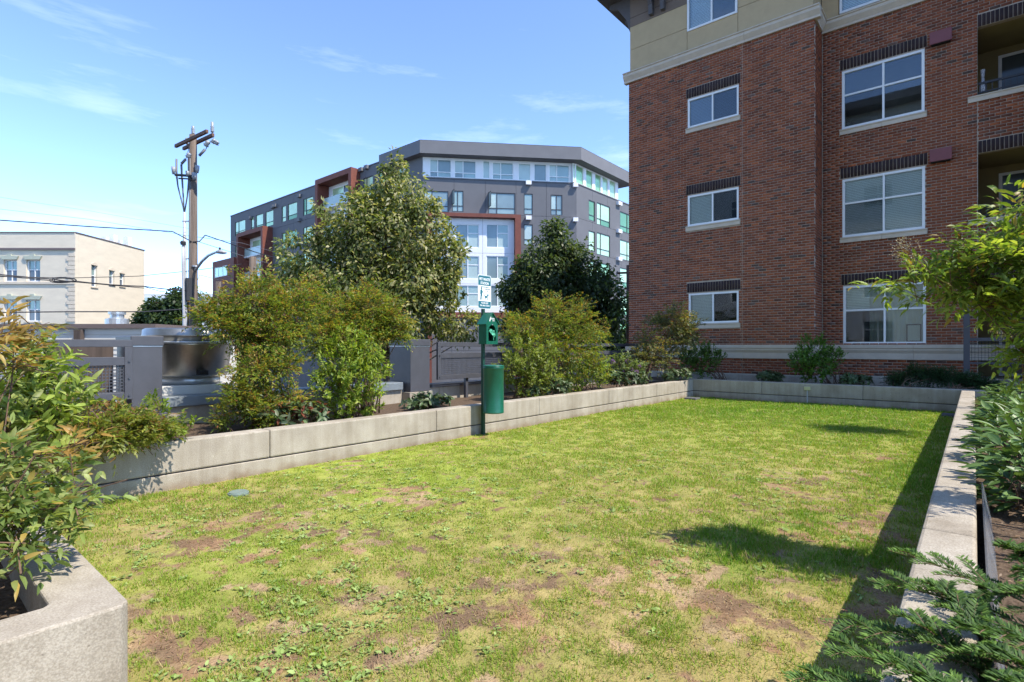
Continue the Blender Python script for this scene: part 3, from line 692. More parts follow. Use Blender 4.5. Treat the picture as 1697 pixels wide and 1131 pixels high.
for i, w in enumerate(w_big):
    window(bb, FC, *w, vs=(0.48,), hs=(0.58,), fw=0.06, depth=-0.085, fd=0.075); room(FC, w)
    m = w[0]+(w[1]-w[0])*0.48
    if i == 1: blind(FC, w[0]+.05, w[1]-.05, w[2]+.05, w[3]-.04)
    if i == 2:
        curtain(FC, w[0]+.05, m+0.35, w[2]+.03, w[3]-.04); blind(FC, m+0.35, w[1]-.05, w[2]+(w[3]-w[2])*0.58, w[3]-.04, dep=-0.13)
        pf = MB(); FC.bx(pf, w[0]+.10, w[0]+.42, w[2]+.06, w[2]+.52, -.130, -.118); q = pf.build('picture_frame', M_stem, bb)
        pf = MB(); FC.bx(pf, w[0]+.13, w[0]+.39, w[2]+.09, w[2]+.49, -.117, -.114); pf.build('picture', M_curtain, q)
# balconies in the recesses
M_yellow = principled('balcony_wall', (0.28, 0.22, 0.10), 0.85, vary=0.1, scale=2)
for i, b in enumerate(balc):
    m = MB(); a0, a1, c, d = b; dp = -1.7
    FC.bx(m, a0-1.5, a1+0.02, c-0.25, d+0.2, dp-0.1, dp); FC.bx(m, a1+0.0, a1+0.12, c-0.2, d+0.2, dp, -0.17); FC.bx(m, a0-1.5, a1, d+0.02, d+0.2, dp, -0.17)
    m.build('balcony_wall', M_yellow, bb)
    m = MB(); FC.bx(m, a0-1.5, a1, c-0.2, c-0.02, dp, -0.17); m.build('balcony_floor', M_conc, bb)
    fb2 = Face(FC.P(0, 0, dp), FC.u, FC.n)
    window(bb, fb2, a1-1.55, a1-0.42, c+0.15 if i < 2 else c, d-0.18, vs=(0.5,), fw=0.07, depth=0.01, fd=0.05, panes=[M_bg[2]])
    if i < 2:
        r = MB(); zt = c+0.30
        FC.bx(r, a0, a1-0.01, zt-0.03, zt+0.02, -0.10, -0.06); FC.bx(r, a0, a1-0.01, c+0.06, c+0.09, -0.09, -0.07)
        for k in range(14): FC.bx(r, a1-0.06-k*0.11, a1-0.045-k*0.11, c+0.09, zt-0.03, -0.088, -0.073)
        r.build('railing', M_dkframe, bb)
M_pattern = principled('patterned_cloth', (0.06, 0.06, 0.08), 0.9, color2=(0.6, 0.6, 0.62), scale=60, vary=0.1)
cl = MB(); pts = []
for k in range(7):
    z = 7.62+k*0.09; r = 0.055+0.02*math.sin(k*1.3)
    pts.append((r*(1.1-0.08*k), z))
cl.tubez((XC+0.14, -0.16, 0), pts, 10); tag(cl.build('hanging_cloth', M_pattern), 'black and white patterned cloth hanging at the upper brick balcony', 'cloth')
# wall vents
for (py0, zz) in ((0, 9.16), (1, 6.20)):
    m = MB(); m.obox(FC.P(0.42, zz-0.15, 0.0), FC.u*0.44, FC.n*0.15, Z3*0.31); v = m.build('vent_hood', M_maroon, bb, bevel=0.006)
    m = MB(); FC.bx(m, 0.45, 0.83, zz-0.165, zz-0.151, 0.01, 0.13); m.build('grille', M_black, v)
# tan top floor and eaves: panels with open joints over a dark backing
FTB = Face((XB+0.03, 0, 0), (0, 1, 0), (-1, 0, 0)); FTC = Face((XC+0.03, 0, 0), (0, 1, 0), (-1, 0, 0)); FTR = Face((0, YR+0.03, 0), (1, 0, 0), (0, -1, 0)); FTE = Face((0, YE-0.03, 0), (1, 0, 0), (0, 1, 0))
zt = ZC+0.30; wt_b = (5.31, 6.83, 11.22, 12.62); wt_c = (1.30, 2.86, 10.66, 12.3)
def panels(face, us, zs, holes, mat, parent, nm='panel', j=0.006, d0=-0.05, d1=0.0):
    for a, b in zip(us, us[1:]):
        for c, d in zip(zs, zs[1:]):
            m = wall_mb(face, a+j, b-j, c+j, d-j, [h for h in holes if h[0] < b and h[1] > a and h[2] < d and h[3] > c], d0, d1)
            if m.v: m.build(nm, mat(c) if callable(mat) else mat, parent)
mt = lambda c: M_tan if c < 12.0 else M_taupe
for fc, us, h in ((FTB, [YR+0.03, 5.3, 6.84, YE-0.03], [wt_b]), (FTC, [-4, -1, 1.28, 2.88, YR+0.02], [wt_c]), (FTR, [XB+0.085, XC+0.03], []), (FTE, [XB+0.085, XB+3, XB+6], [])):
    bk_ = wall_mb(fc, us[0]+0.02, us[-1]-0.02, zt, 13.2, h, -0.14, -0.052); bk_.build('backing', M_joint, bb)
    panels(fc, us, [zt, 11.35, 12.12, 12.42, 13.2], h, mt, bb)
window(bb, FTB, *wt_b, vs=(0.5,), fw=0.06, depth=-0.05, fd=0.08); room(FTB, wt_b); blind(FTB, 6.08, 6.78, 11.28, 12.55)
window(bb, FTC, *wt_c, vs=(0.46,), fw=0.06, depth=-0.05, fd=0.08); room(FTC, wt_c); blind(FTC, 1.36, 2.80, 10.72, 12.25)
m = MB(); m.box(XB-1.05, 30, -1.6, YE+0.95, 13.2, 13.42); m.build('eave', M_bracket, bb)
m = MB(); m.box(XB-1.15, 30, -1.7, YE+1.05, 13.42, 13.75); m.build('fascia', M_taupe, bb)
for y in (7.55, 7.95, 4.0):                                      # knee brackets
    m = MB(); m.prism([(0.0, 12.2), (0.14, 12.2), (0.16, 12.5), (0.5, 12.95), (0.85, 13.05), (0.85, 13.19), (0.0, 13.19)], (XB+0.028, y, 0), (-1, 0, 0), (0, 0, 1), (0, 0.13, 0)); m.build('bracket', M_bracket, bb)
for x in (16.52, 17.6):
    m = MB(); m.prism([(0.0, 11.95), (0.06, 12.1), (0.16, 12.45), (0.5, 12.95), (0.80, 13.05), (0.80, 13.19), (0.0, 13.19)], (x, YE-0.028, 0), (0, 1, 0), (0, 0, 1), (0.13, 0, 0)); m.build('bracket', M_bracket, bb)
# solid core and an unseen projecting bay added to shade the return face
m = MB(); m.box(XB+1.05, 28, YR+0.2, YE-0.2, -3.4, 13.15); m.box(XC+2.0, 28, -9, YR+0.2, -3.4, 13.15); m.build('core', M_mortar, bb)
m = MB(); m.box(XB, XC+2.0, -9, -1.62, 0, 13.19); m.build('shade_bay', M_brick, bb)
a = m.v
me = bb.children[-1].data; ca = me.color_attributes.new('Col', 'FLOAT_COLOR', 'POINT'); ca.data.foreach_set('color', np.tile((0.13, 0.048, 0.032, 1), len(me.vertices)).astype(np.float32))
# fence post and wire panel in front of the ground-floor terrace
e = empty('terrace_railing', (16.9, -0.4, 0.4), 'dark post with black wire mesh railing at the ground floor terrace', 'railing')
p = on_x(1602, 480, 16.9); m = MB(); m.box(16.86, 16.94, p[1]-0.06, p[1]+0.06, 0.38, p[2]); m.build('post', M_dkmetal, e)
m = MB(); y0 = p[1]-0.06; m.box(16.87, 16.93, y0-1.6, y0, 1.52, 1.60); m.box(16.87, 16.93, y0-1.6, y0, 0.98, 1.02); m.build('rail', M_dkmetal, e)
m = MB()
for k in range(26): m.tube([(16.9, y0-0.03-k*0.06, 1.02), (16.9, y0-0.03-k*0.06, 1.52)], 0.004, 4)
for k in range(8): m.tube([(16.89, y0-1.6, 1.07+k*0.06), (16.89, y0, 1.07+k*0.06)], 0.004, 4)
tag(m.build('mesh_screen', M_dkframe, e), kind='stuff')
# ------------------------------------------------------------------ grey apartment block across the street
A = at(700, 300, 50.0); A[2] = 0; Bc = at(955, 300, 51.85); Bc[2] = 0
gb = empty('grey_building', (40, 40, -3.5), 'charcoal and grey apartment block with rust red frames and overhanging flat roof', 'building')
GL = Face(A, (0, 1, 0), (-1, 0, 0)); uC = nrm(Bc-A); GC = Face(A, uC, (uC[1], -uC[0], 0)); 
if np.dot(GC.n, np.array([Fd[0], Fd[1], 0])) > 0: GC.n = -GC.n
GR = Face(Bc, (1, 0, 0), (0, -1, 0)); LC = float(np.linalg.norm(Bc-A)); LL_, LR_ = 41.5, 26.0
ZB, ZT = -3.5, 16.9
def wpx(face, x0, x1, y0, y1):
    u0, z1 = face.px(x0, y0); u1, _ = face.px(x1, y0); _, z0 = face.px(x0, y1)
    return (min(u0, u1), max(u0, u1), z0, z1)
wl_ = []                                             # (rect, mullions, crossbars, style)
rows = [(16.7, 18.7), (13.35, 15.35), (10.25, 12.3), (7.1, 9.2)]
cols_l = [(389.5, 406.5, (0.66,)), (416, 421, ()), (424, 436, ()), (440, 453, ()), (467, 474, ()), (477, 492.5, ()), (502.5, 519, (0.72,)), (522.5, 530.5, (0.5,)),
          (602, 618, (0.66,)), (628, 640, ()), (652, 672, (0.6,))]
for ri, (z0, z1) in enumerate(rows):
    for (x0, x1, v) in cols_l:
        if ri == 1 and 410 < x0 < 460: continue
        if ri >= 2 and x0 < 460: continue
        u0 = GL.px(x1, 400)[0]; u1 = GL.px(x0, 400)[0]
        wl_.append((u0, u1, z0, z1, v))
wc_ = [wpx(GC, *q)+(v, (0.28,)) for q, v in [((702.5, 743, 316, 351), (0.33,)), ((749, 768, 316, 351), (0.5,)), ((809, 854, 319, 355), (0.32,)), ((868, 883, 321, 356), ()), ((912.5, 932, 323, 357), (0.5,)),
        ((868, 883, 372, 407), ()), ((912.5, 932, 374, 408), (0.5,)), ((868, 883, 424, 460), ()), ((912.5, 932, 426, 461), (0.5,)), ((868, 883, 476, 510), ()), ((912.5, 932, 478, 512), (0.5,))]]
wr_ = []
for k in range(6):
    dz = 3.02*k
    for q, v in [((975.6, 986, 331, 365), ()), ((989, 1011, 335, 372), (0.3,)), ((1027.5, 1046, 350, 383), (0.66,))]:
        r = wpx(GR, *q); wr_.append((r[0], r[1], r[2]-dz, r[3]-dz, v))
    wr_.append((13.5, 15.5, 13.0-dz+0.6, 15.0-dz+0.6, (0.5,)))
def grid(a, b, step): n = max(1, int(round((b-a)/step))); return [a+(b-a)*k/n for k in range(n+1)]
zs = [ZB, 1.0, 4.55, 7.6, 10.65, 13.7, ZT]
bayC = (0.35, GC.px(862, 360)[0], ZB, 13.66)           # rust frame on the angled front
bayL1 = (GL.px(452, 400)[0], GL.px(408, 400)[0], 8.0, 16.45); bayL2 = (GL.px(597, 400)[0], GL.px(537, 400)[0], 3.0, 19.75)
def clad(face, L, wins, extra, zs, mat=M_grey):
    holes = [w[:4] for w in wins]+extra
    wall_mb(face, 0.0, L, zs[0], zs[-1], holes, -0.30, -0.07).build('backing', M_joint, gb)
    panels(face, grid(0, L, 3.0), zs, holes, mat, gb, nm='cladding_panel', j=0.012, d0=-0.06, d1=0.0)
zsl = [ZB, 1.0, 4.55, 7.6, 10.65, 13.7, 16.2, 19.75]
clad(GL, LL_, wl_, [bayL1, bayL2], zsl); clad(GC, LC, wc_, [bayC], zs); clad(GR, LR_, wr_, [], zs)
def dress(face, w, mats, hs=(0.28,), frame=M_dkframe):
    k = int(rng.integers(0, 3)); window(gb, face, w[0], w[1], w[2], w[3], vs=w[4], hs=hs, fw=0.075, depth=-0.12, fd=0.10, frame=frame, panes=[mats[k], mats[1], mats[(k+1) % 3]] if rng.random() < .75 else [mats[k]], bar=0.07)
for w in wl_: dress(GL, w, M_gg)
for w in wc_: dress(GC, w, M_bgl, w[5])
for w in wr_: dress(GR, w, M_gg)
# a few casements stand open
for face, w in ((GC, wc_[1]), (GC, wc_[2])):
    m = MB(); o = face.P(w[0]+0.05, w[2]+0.6, 0.02); dirn = nrm(face.u*0.25+face.n); h = w[3]-w[2]-0.65
    for (p, q) in (((0, 0), (0.06, h)), ((0.64, 0), (0.06, h)), ((0, 0), (0.7, 0.06)), ((0, h-0.06), (0.7, 0.06))):
        m.obox(o+dirn*p[0]+Z3*p[1], dirn*q[0], np.cross(dirn, Z3)*0.04, Z3*q[1])
    s = m.build('open_casement', M_dkframe, gb); p = MB(); p.obox(o+dirn*0.05+Z3*0.05, dirn*0.6, np.cross(dirn, Z3)*0.015, Z3*(h-0.1)); p.build('pane', M_bg[1], s)
# white bay inside the rust frame
m = MB(); GC.bx(m, bayC[0], bayC[1], 13.33, bayC[3], -0.3, 0.55); GC.bx(m, bayC[1]-0.55, bayC[1], ZB, 13.33, -0.3, 0.55); GC.bx(m, bayC[0], bayC[0]+0.5, ZB, 13.33, -0.3, 0.55); m.build('rust_frame', M_red, gb)
wb = []
for (x0, x1, v) in ((700, 742, (0.5,)), (755, 794, (0.52,)), (806, 843, (0.5,))):
    for (y0, y1) in ((371, 410), (424, 462), (473, 508)):
        r = wpx(GC, x0, x1, y0, y1); wb.append((r[0], r[1], r[2], r[3], v))
bw = (bayC[0]+0.5, bayC[1]-0.55)
wall_mb(GC, bw[0]-0.02, bw[1]+0.02, ZB, 13.34, [w[:4] for w in wb], -0.34, -0.20).build('backing', M_joint, gb)
panels(GC, [bw[0]]+[(wb[2][1]+wb[3][0])/2, (wb[5][1]+wb[6][0])/2]+[bw[1]], [ZB, 1.0, 4.55, 7.2, 10.1, 13.33], [w[:4] for w in wb], lambda c: M_whitewall if c > 4 else M_grey, gb, nm='white_panel', j=0.012, d0=-0.2, d1=-0.1)
for w in wb: window(gb, GC, w[0], w[1], w[2], w[3], vs=w[4], hs=(0.62,), fw=0.07, depth=-0.24, fd=0.10, frame=M_white, panes=[M_bgl[int(rng.integers(0, 3))], M_bgl[1], M_bgl[0]], skip_h=[0], bar=0.08)
m = MB(); GC.bx(m, bw[0], bw[1], 4.05, 4.55, -0.1, 0.1); m.build('rust_band', M_red, gb)
# rust framed balconies on the long side
for (a, b, z0, z1, pr) in ((*bayL1, 1.3), (*bayL2, 1.1)):
    m = MB(); GL.bx(m, a, b, z1-0.55, z1, -0.3, pr); GL.bx(m, a, a+0.5, z0, z1-0.55, -0.3, pr); GL.bx(m, b-0.5, b, z0, z1-0.55, -0.3, pr); m.build('rust_frame', M_red, gb)
    m = MB(); GL.bx(m, a+0.5, b-0.5, z0, z1-0.55, -0.6, -0.3); m.build('white_panel', M_whitewall, gb)
    k = 0; z = z1-3.1
    while z > z0-0.5 and k < 3:
        window(gb, Face(GL.P(0, 0, -0.3), GL.u, GL.n), a+1.2, b-1.3, z+0.1, z+2.2, vs=(0.5,), fw=0.1, depth=0.0, fd=0.08, frame=M_white, panes=[M_bg[2], M_gg[1]])
        m = MB(); GL.bx(m, a+0.5, b-0.5, z-0.12, z+0.02, -0.3, 0.5); s = m.build('balcony_slab', M_whitewall, gb)
        m = MB(); GL.bx(m, a+0.55, b-0.55, z+0.05, z+1.05, 0.42, 0.45); m.build('balcony_glass', M_bg[1], s)
        z -= 3.1; k += 1
u0, u1 = GL.px(408, 440)[0]+0.05, GL.px(372, 440)[0]
m = MB(); GL.bx(m, u0, u1, ZB, 13.3, -0.2, 1.6); m.build('rust_block', M_red, gb)
window(gb, Face(GL.P(0, 0, 1.6), GL.u, GL.n), u0+2.0, u1-0.9, 11.0, 12.4, vs=(0.35, 0.7), fw=0.1, depth=0.004, fd=0.06, frame=M_white, panes=[M_gg[1]])
# penthouse storey with white window band and overhanging roof
PT0, PT1 = ZT+0.02, 18.85
pc = [wpx(GC, *q)+(v,) for q, v in [((712, 748, 263, 294), (0.37,)), ((753, 789, 265, 295), (0.4,)), ((800, 812, 266, 296), ()), ((816, 851, 268, 297), (0.4,)), ((859, 880, 270, 299), ()), ((885, 906, 271, 300), ()), ((910, 944, 272, 301), (0.38,))]]
pc = [(a, b, max(c, PT0+0.1), min(d, PT1-0.05), v) for a, b, c, d, v in pc]
pr_ = []
for (x0, x1) in ((951, 968), (972, 983), (987, 997), (999, 1008.5), (1011, 1021)):
    u0_, u1_ = GR.px(x0, 300)[0], GR.px(x1, 300)[0]; pr_.append((u0_, u1_, PT0+0.1, PT1-0.05, ()))
pl_ = [(0.5, 2.4, PT0+0.1, PT1-0.05, (0.4,)), (2.9, 3.6, PT0+0.1, PT1-0.05, ())]
pend = GR.px(1025, 300)[0]
for face, L, ws in ((GC, LC, pc), (GR, pend, pr_), (GL, 5.2, pl_)):
    wall_mb(face, 0, L, PT0, PT1, [w[:4] for w in ws], -0.35, -0.05).build('penthouse_wall', M_whitewall, gb)
    for w in ws:
        gm = M_bgl if face is GC else M_gg
        window(gb, face, w[0], w[1], w[2], w[3], vs=w[4], hs=(0.3,), fw=0.07, depth=-0.2, fd=0.12, frame=M_white, panes=[gm[int(rng.integers(0, 3))], gm[1], gm[0]], skip_h=None if w[4] else [0], bar=0.07)
m = MB(); GC.bx(m, 0, LC, ZT, ZT+0.1, -0.3, 0.06); GR.bx(m, 0, LR_, ZT, ZT+0.1, -0.3, 0.06); m.build('parapet_cap', M_greyroof, gb)
m = MB(); GL.bx(m, 5.2, LL_, 19.75, 19.85, -0.4, 0.06); m.build('parapet_cap', M_greyroof, gb)
ov = 0.75
rpoly = [tuple(GL.P(5.6, 0, ov)[:2]), tuple((A+GL.n*ov+np.array([0, -0.2, 0]))[:2]), tuple((A+GC.n*ov+GL.n*ov*0.35)[:2]), tuple((Bc+GC.n*ov+GR.n*ov*0.45)[:2]), tuple(GR.P(GR.px(1040, 290)[0], 0, ov)[:2]), tuple(GR.P(GR.px(1040, 290)[0], 0, -9)[:2]), tuple(GL.P(5.6, 0, -9)[:2])]
m = MB(); m.prism(rpoly, (0, 0, 18.87), (1, 0, 0), (0, 1, 0), (0, 0, 1.15)); m.build('roof', M_greyroof, gb)
m = MB(); m.prism([(p[0]*1.0015, p[1]*1.0015) for p in rpoly], (0, 0, 20.02), (1, 0, 0), (0, 1, 0), (0, 0, 0.07)); m.build('roof_edge', M_joint, gb)
# solid core
m = MB(); m.prism([tuple(GL.P(LL_, 0, -0.32)[:2]), tuple((A+np.array([0.5, 0.45, 0]))[:2]), tuple((Bc+np.array([0.45, 0.5, 0]))[:2]), tuple(GR.P(LR_, 0, -0.32)[:2]), tuple(GR.P(LR_, 0, -14)[:2]), tuple(GL.P(LL_, 0, -14)[:2])], (0, 0, ZB), (1, 0, 0), (0, 1, 0), (0, 0, 16.8-ZB)); m.build('core', M_grey, gb)
m = MB(); m.prism([tuple(GL.P(LL_, 0, -0.32)[:2]), tuple(GL.P(5.3, 0, -0.32)[:2]), tuple(GL.P(5.3, 0, -14)[:2]), tuple(GL.P(LL_, 0, -14)[:2])], (0, 0, 16.8), (1, 0, 0), (0, 1, 0), (0, 0, 2.9)); m.build('core', M_grey, gb)
m = MB(); m.prism([tuple((A+np.array([0.6, 0.6, 0]))[:2]), tuple((Bc+np.array([0.6, 0.6, 0]))[:2]), tuple(GR.P(pend-0.3, 0, -0.4)[:2]), tuple(GR.P(pend-0.3, 0, -8)[:2]), tuple(GL.P(5.3, 0, -8)[:2]), tuple(GL.P(5.3, 0, -0.4)[:2])], (0, 0, 16.81), (1, 0, 0), (0, 1, 0), (0, 0, 2.05)); m.build('core', M_room, gb)
# small wall vents
for face, lst in ((GC, [(871, 880, 304), (949, 957, 308), (871, 880, 362), (949, 957, 365)]), (GR, [(1021, 1027, 337), (1021, 1027, 383), (1021, 1027, 429), (1021, 1027, 475)]), (GL, [(415, 418, 362), (452, 456, 344), (457, 460, 342), (496, 500, 326), (532, 536, 311), (496, 500, 366), (598, 603, 283), (607, 612, 279)])):
    for x0, x1, y in lst:
        ua, za = face.px(x0, y); ub, _ = face.px(x1, y); m = MB(); face.bx(m, min(ua, ub), max(ua, ub), za-0.18, za+0.18, 0.002, 0.32); m.build('wall_vent', M_whitewall if face is not GL else M_greyroof, gb)
# ------------------------------------------------------------------ cream corner building
T0, T1, L0 = 50.0, 59.4, -40.2
cf = Face(tl(T0, L0), -np.array([Rd[0], Rd[1], 0]), -np.array([Fd[0], Fd[1], 0]))       # u runs away to the side
cs = Face(tl(T0, L0), np.array([Fd[0], Fd[1], 0]), np.array([Rd[0], Rd[1], 0]))
cb = empty('cream_building', tl(54, -48, -3.5), 'cream painted corner building with quoins and sage window lintels', 'building')
ztop = 11.84
def rc_(face, x0, x1, y0, y1): return wpx(face, x0, x1, y0, y1)
wf = [rc_(cf, 6, 28, 431, 467), rc_(cf, 43.5, 66.5, 431, 467), rc_(cf, 6, 28, 497, 533), rc_(cf, 43.5, 66.5, 497, 533)]
wf += [(w[0]+2.1*k, w[1]+2.1*k, w[2], w[3]) for k in (1, 2) for w in (wf[0], wf[2])]
ws = [rc_(cs, 151.5, 161, 437, 475), rc_(cs, 181, 189.5, 446, 471), rc_(cs, 198.5, 206.5, 451, 474)]
wall_mb(cf, 0, 18, -3.5, ztop, wf, -0.35, 0).build('wall', M_cream, cb); wall_mb(cs, 0.36, T1-T0, -3.5, ztop, ws, -0.35, 0).build('wall', M_cream, cb)
m = MB(); m.obox(tl(T0+0.7, L0-0.7, -3.5), np.array([Fd[0], Fd[1], 0])*8.2, -np.array([Rd[0], Rd[1], 0])*17, Z3*(ztop+3.2)); m.build('core', M_room, cb)
m = MB(); cs.bx(m, 0.0, T1-T0+0.04, ztop, ztop+0.09, -0.4, 0.06); cf.bx(m, 0.07, 18, ztop, ztop+0.09, -0.4, 0.06); m.build('coping', M_browncap, cb)
zcor = cf.px(100, 413)[1]; m = MB(); cf.bx(m, 0.0, 18, zcor-0.1, zcor+0.08, 0, 0.16); m.build('cornice_line', M_browncap, cb)
zst = cf.px(100, 469.5)[1]; m = MB(); cf.bx(m, 0.0, 18, zst-0.1, zst+0.1, 0, 0.12); m.build('string_course', M_cream2, cb)
for k in range(16):                                     # quoins
    m = MB(); cf.bx(m, 0.0, 0.78 if k % 2 else 0.60, zcor-0.35-k*0.40-0.34, zcor-0.35-k*0.40, 0, 0.07); m.build('quoin', M_cream2, cb)
for w in wf:
    window(cb, cf, *w, vs=(0.5,), hs=(0.55,), fw=0.09, depth=-0.28, fd=0.1, frame=M_white, panes=[M_cg, M_bg[0]])
    m = MB(); c = (w[0]+w[1])/2; h = (w[1]-w[0])/2
    m.prism([(-h-0.05, 0), (h+0.05, 0), (h+0.22, 0.32), (h*0.35, 0.36), (h*0.28, 0.50), (-h*0.28, 0.50), (-h*0.35, 0.36), (-h-0.22, 0.32)], cf.P(c, w[3]+0.01, 0.0), cf.u, Z3, cf.n*0.14); m.build('lintel', M_sage, cb)
    m = MB(); cf.bx(m, w[0]-0.12, w[1]+0.12, w[2]-0.12, w[2], -0.1, 0.1); m.build('sill', M_cream2, cb)
for w in ws:
    window(cb, cs, *w, vs=(), hs=(0.5,), fw=0.08, depth=-0.28, fd=0.1, frame=M_white, panes=[M_cg, M_bg[0]])
    m = MB(); c = (w[0]+w[1])/2; h = (w[1]-w[0])/2; m.prism([(-h-0.05, 0.0), (h+0.05, 0.0), (h+0.05, 0.08), (h*0.5, 0.24), (0, 0.30), (-h*0.5, 0.24), (-h-0.05, 0.08)], cs.P(c, w[3]-0.12, 0.0), cs.u, Z3, cs.n*0.05); m.build('arch', M_cream2, cb)
    m = MB(); cs.bx(m, w[0]-0.1, w[1]+0.1, w[2]-0.12, w[2], -0.1, 0.1); m.build('sill', M_cream2, cb)
# equipment standing on its roof
for k, (u, s, h) in enumerate([(5.2, 0.5, 0.7), (6.3, 0.55, 1.15), (7.2, 0.35, 0.75), (8.4, 0.6, 1.35)]):
    e = empty('rooftop_unit', cs.P(u, ztop, -1.3), ['squat pale unit on the cream building roof', 'tall pale antenna box on the cream building roof', 'narrow pale unit between antenna boxes on the cream roof', 'broad tall antenna panel at the far end of the cream roof'][k], 'rooftop unit', 'units on the cream roof')
    m = MB(); cs.bx(m, u, u+s, ztop-0.12, ztop+h, -1.6, -1.1); m.build('cabinet', M_whitewall, e); m = MB(); cs.bx(m, u+s+0.05, u+s+0.12, ztop-0.12, ztop+h*0.9, -1.4, -1.33); m.build('mast', M_dkframe, e)
# pale modern block far behind
e = empty('white_block', tl(95, -58, -3.5), 'white modern block with dark window strips far behind the pole', 'building')
wf2 = Face(tl(95, -52), -np.array([Rd[0], Rd[1], 0]), -np.array([Fd[0], Fd[1], 0]))
m = MB(); wf2.bx(m, -2.5, 14, -3.5, 10.6, -10, 0); m.build('wall', M_whitewall, e)
for r in range(4):
    for k in range(8):
        m = MB(); wf2.bx(m, -2+k*1.9, -0.6+k*1.9, 8.3-r*2.7, 9.9-r*2.7, 0.004, 0.06); m.build('window', M_bg[(k+r) % 3], e)
# ------------------------------------------------------------------ low white-sided neighbour with brown cap
TS = 13.6
sf = Face(tl(TS, (258-CX)/FPX*TS), -np.array([Rd[0], Rd[1], 0]), -np.array([Fd[0], Fd[1], 0]))
sb = empty('siding_building', tl(15.5, -14, -0.3), 'low white lap sided building with brown roof cap behind the fence', 'building')
zc = sf.px(200, 546)[1]
for k in range(18):
    z1 = zc-0.125*k; m = MB(); m.prism([(0.0, z1-0.13), (0.022, z1-0.128), (0.004, z1), (0.0, z1)], sf.P(0, 0, 0), sf.n, Z3, sf.u*9.0); m.build('siding_board', M_siding, sb)
m = MB(); sf.bx(m, 0.0, 9.0, -0.4, zc+0.02, -4, -0.004); m.build('core', M_siding, sb)
m = MB(); sf.bx(m, -0.06, 9.0, zc+0.02, zc+0.13, -4.05, 0.10); m.build('roof_cap', M_browncap, sb)
m = MB(); u = sf.px(136, 560)[0]; sf.bx(m, u-0.085, u+0.085, -0.4, zc-0.01, 0.03, 0.16); m.build('post', M_brown, sb)
e = empty('roof_vent', sf.P(sf.px(146, 540)[0], zc+0.13, -1.0), 'galvanised round roof vent on the low white sided building', 'vent')
p = sf.P(sf.px(146, 540)[0], zc+0.13, -1.0); m = MB(); m.tubez(p, [(0.27, 0), (0.27, 0.17), (0.16, 0.2), (0.16, 0.30), (0.2, 0.30), (0.2, 0.36)], 20); m.build('hood', M_galv, e, smooth=False)

# opposite wing of the complex, behind the viewpoint: seen only as a reflection in the brick building's windows
ow = empty('opposite_wing', (-15, 2, -3.4), 'tan apartment wing with deep eaves opposite the brick building', 'building')
FO = Face((-8.0, 0, 0), (0, 1, 0), (1, 0, 0)); wo_ = [(y, y+1.7, z, z+1.5) for y in (-12, -8, -4, 0, 4, 8, 12) for z in (1.6, 4.6, 7.6, 10.6, 13.6)]
wall_mb(FO, -16, 18, -3.4, 17.0, wo_, -0.3, 0).build('wall', M_siding, ow)
for w in wo_: window(ow, FO, *w, vs=(0.5,), hs=(0.6,), fw=0.07, depth=-0.15, fd=0.08, panes=[M_bg[2]])
m = MB(); m.box(-22, -8.32, -15.9, 17.9, -3.4, 16.9); m.build('core', M_room, ow)
m = MB(); m.box(-23, -6.8, -17, 19, 17.0, 17.5); m.build('eave', M_bracket, ow)
# ------------------------------------------------------------------ parapet, fence posts and panels on the planter's far side
YF = 7.9
pw = empty('parapet_wall', (7, 8.1, -0.25), 'low concrete parapet with sheet metal coping carrying the charcoal fence', 'wall')
for k in range(6):
    m = MB(); m.box(-1.5+k*2.9, -1.5+(k+1)*2.9-0.006, 8.00, 8.20, -0.3, 0.60); m.build('panel', M_conc, pw)
m = MB(); m.box(-1.5, 1.96, 7.95, 8.25, 0.602, 0.665); m.build('coping', M_dkmetal, pw)
m = MB(); m.box(2.43, 6.27, 7.94, 8.26, 0.602, 0.74); m.build('coping', M_coping, pw, bevel=0.01)
m = MB(); m.box(6.95, 15.9, 7.95, 8.25, 0.602, 0.665); m.build('coping', M_dkmetal, pw)
def fence_post(x0, x1, label):
    e = empty('fence_post', ((x0+x1)/2, 8.2, 0.36), label, 'fence post', 'boxed charcoal fence posts')
    m = MB(); m.box(x0, x1, 7.80, 8.42, 0.56, 1.40); m.build('post_box', M_dkmetal, e, bevel=0.006)
    m = MB(); m.box(x0-0.03, x1+0.05, 7.78, 8.44, 0.30, 0.56); m.build('base', M_dkmetal if x0 < 3 else M_conc, e, bevel=0.006)
    m = MB(); m.box(x0-0.004, x1+0.004, 7.795, 8.425, 1.395, 1.405); m.build('seam', M_galv, e)
    m = MB(); m.box(x0-0.012, x1+0.012, 7.785, 8.435, 1.405, 1.525); m.build('cap', M_dkmetal, e, bevel=0.008)
fence_post(2.03, 2.36, 'boxed charcoal fence post beside the stainless steel hood')
fence_post(6.32, 6.78, 'boxed charcoal fence post behind the leafy shrub and pet station')
fence_post(10.75, 11.2, 'boxed charcoal fence post hidden among the orange tipped shrubs')
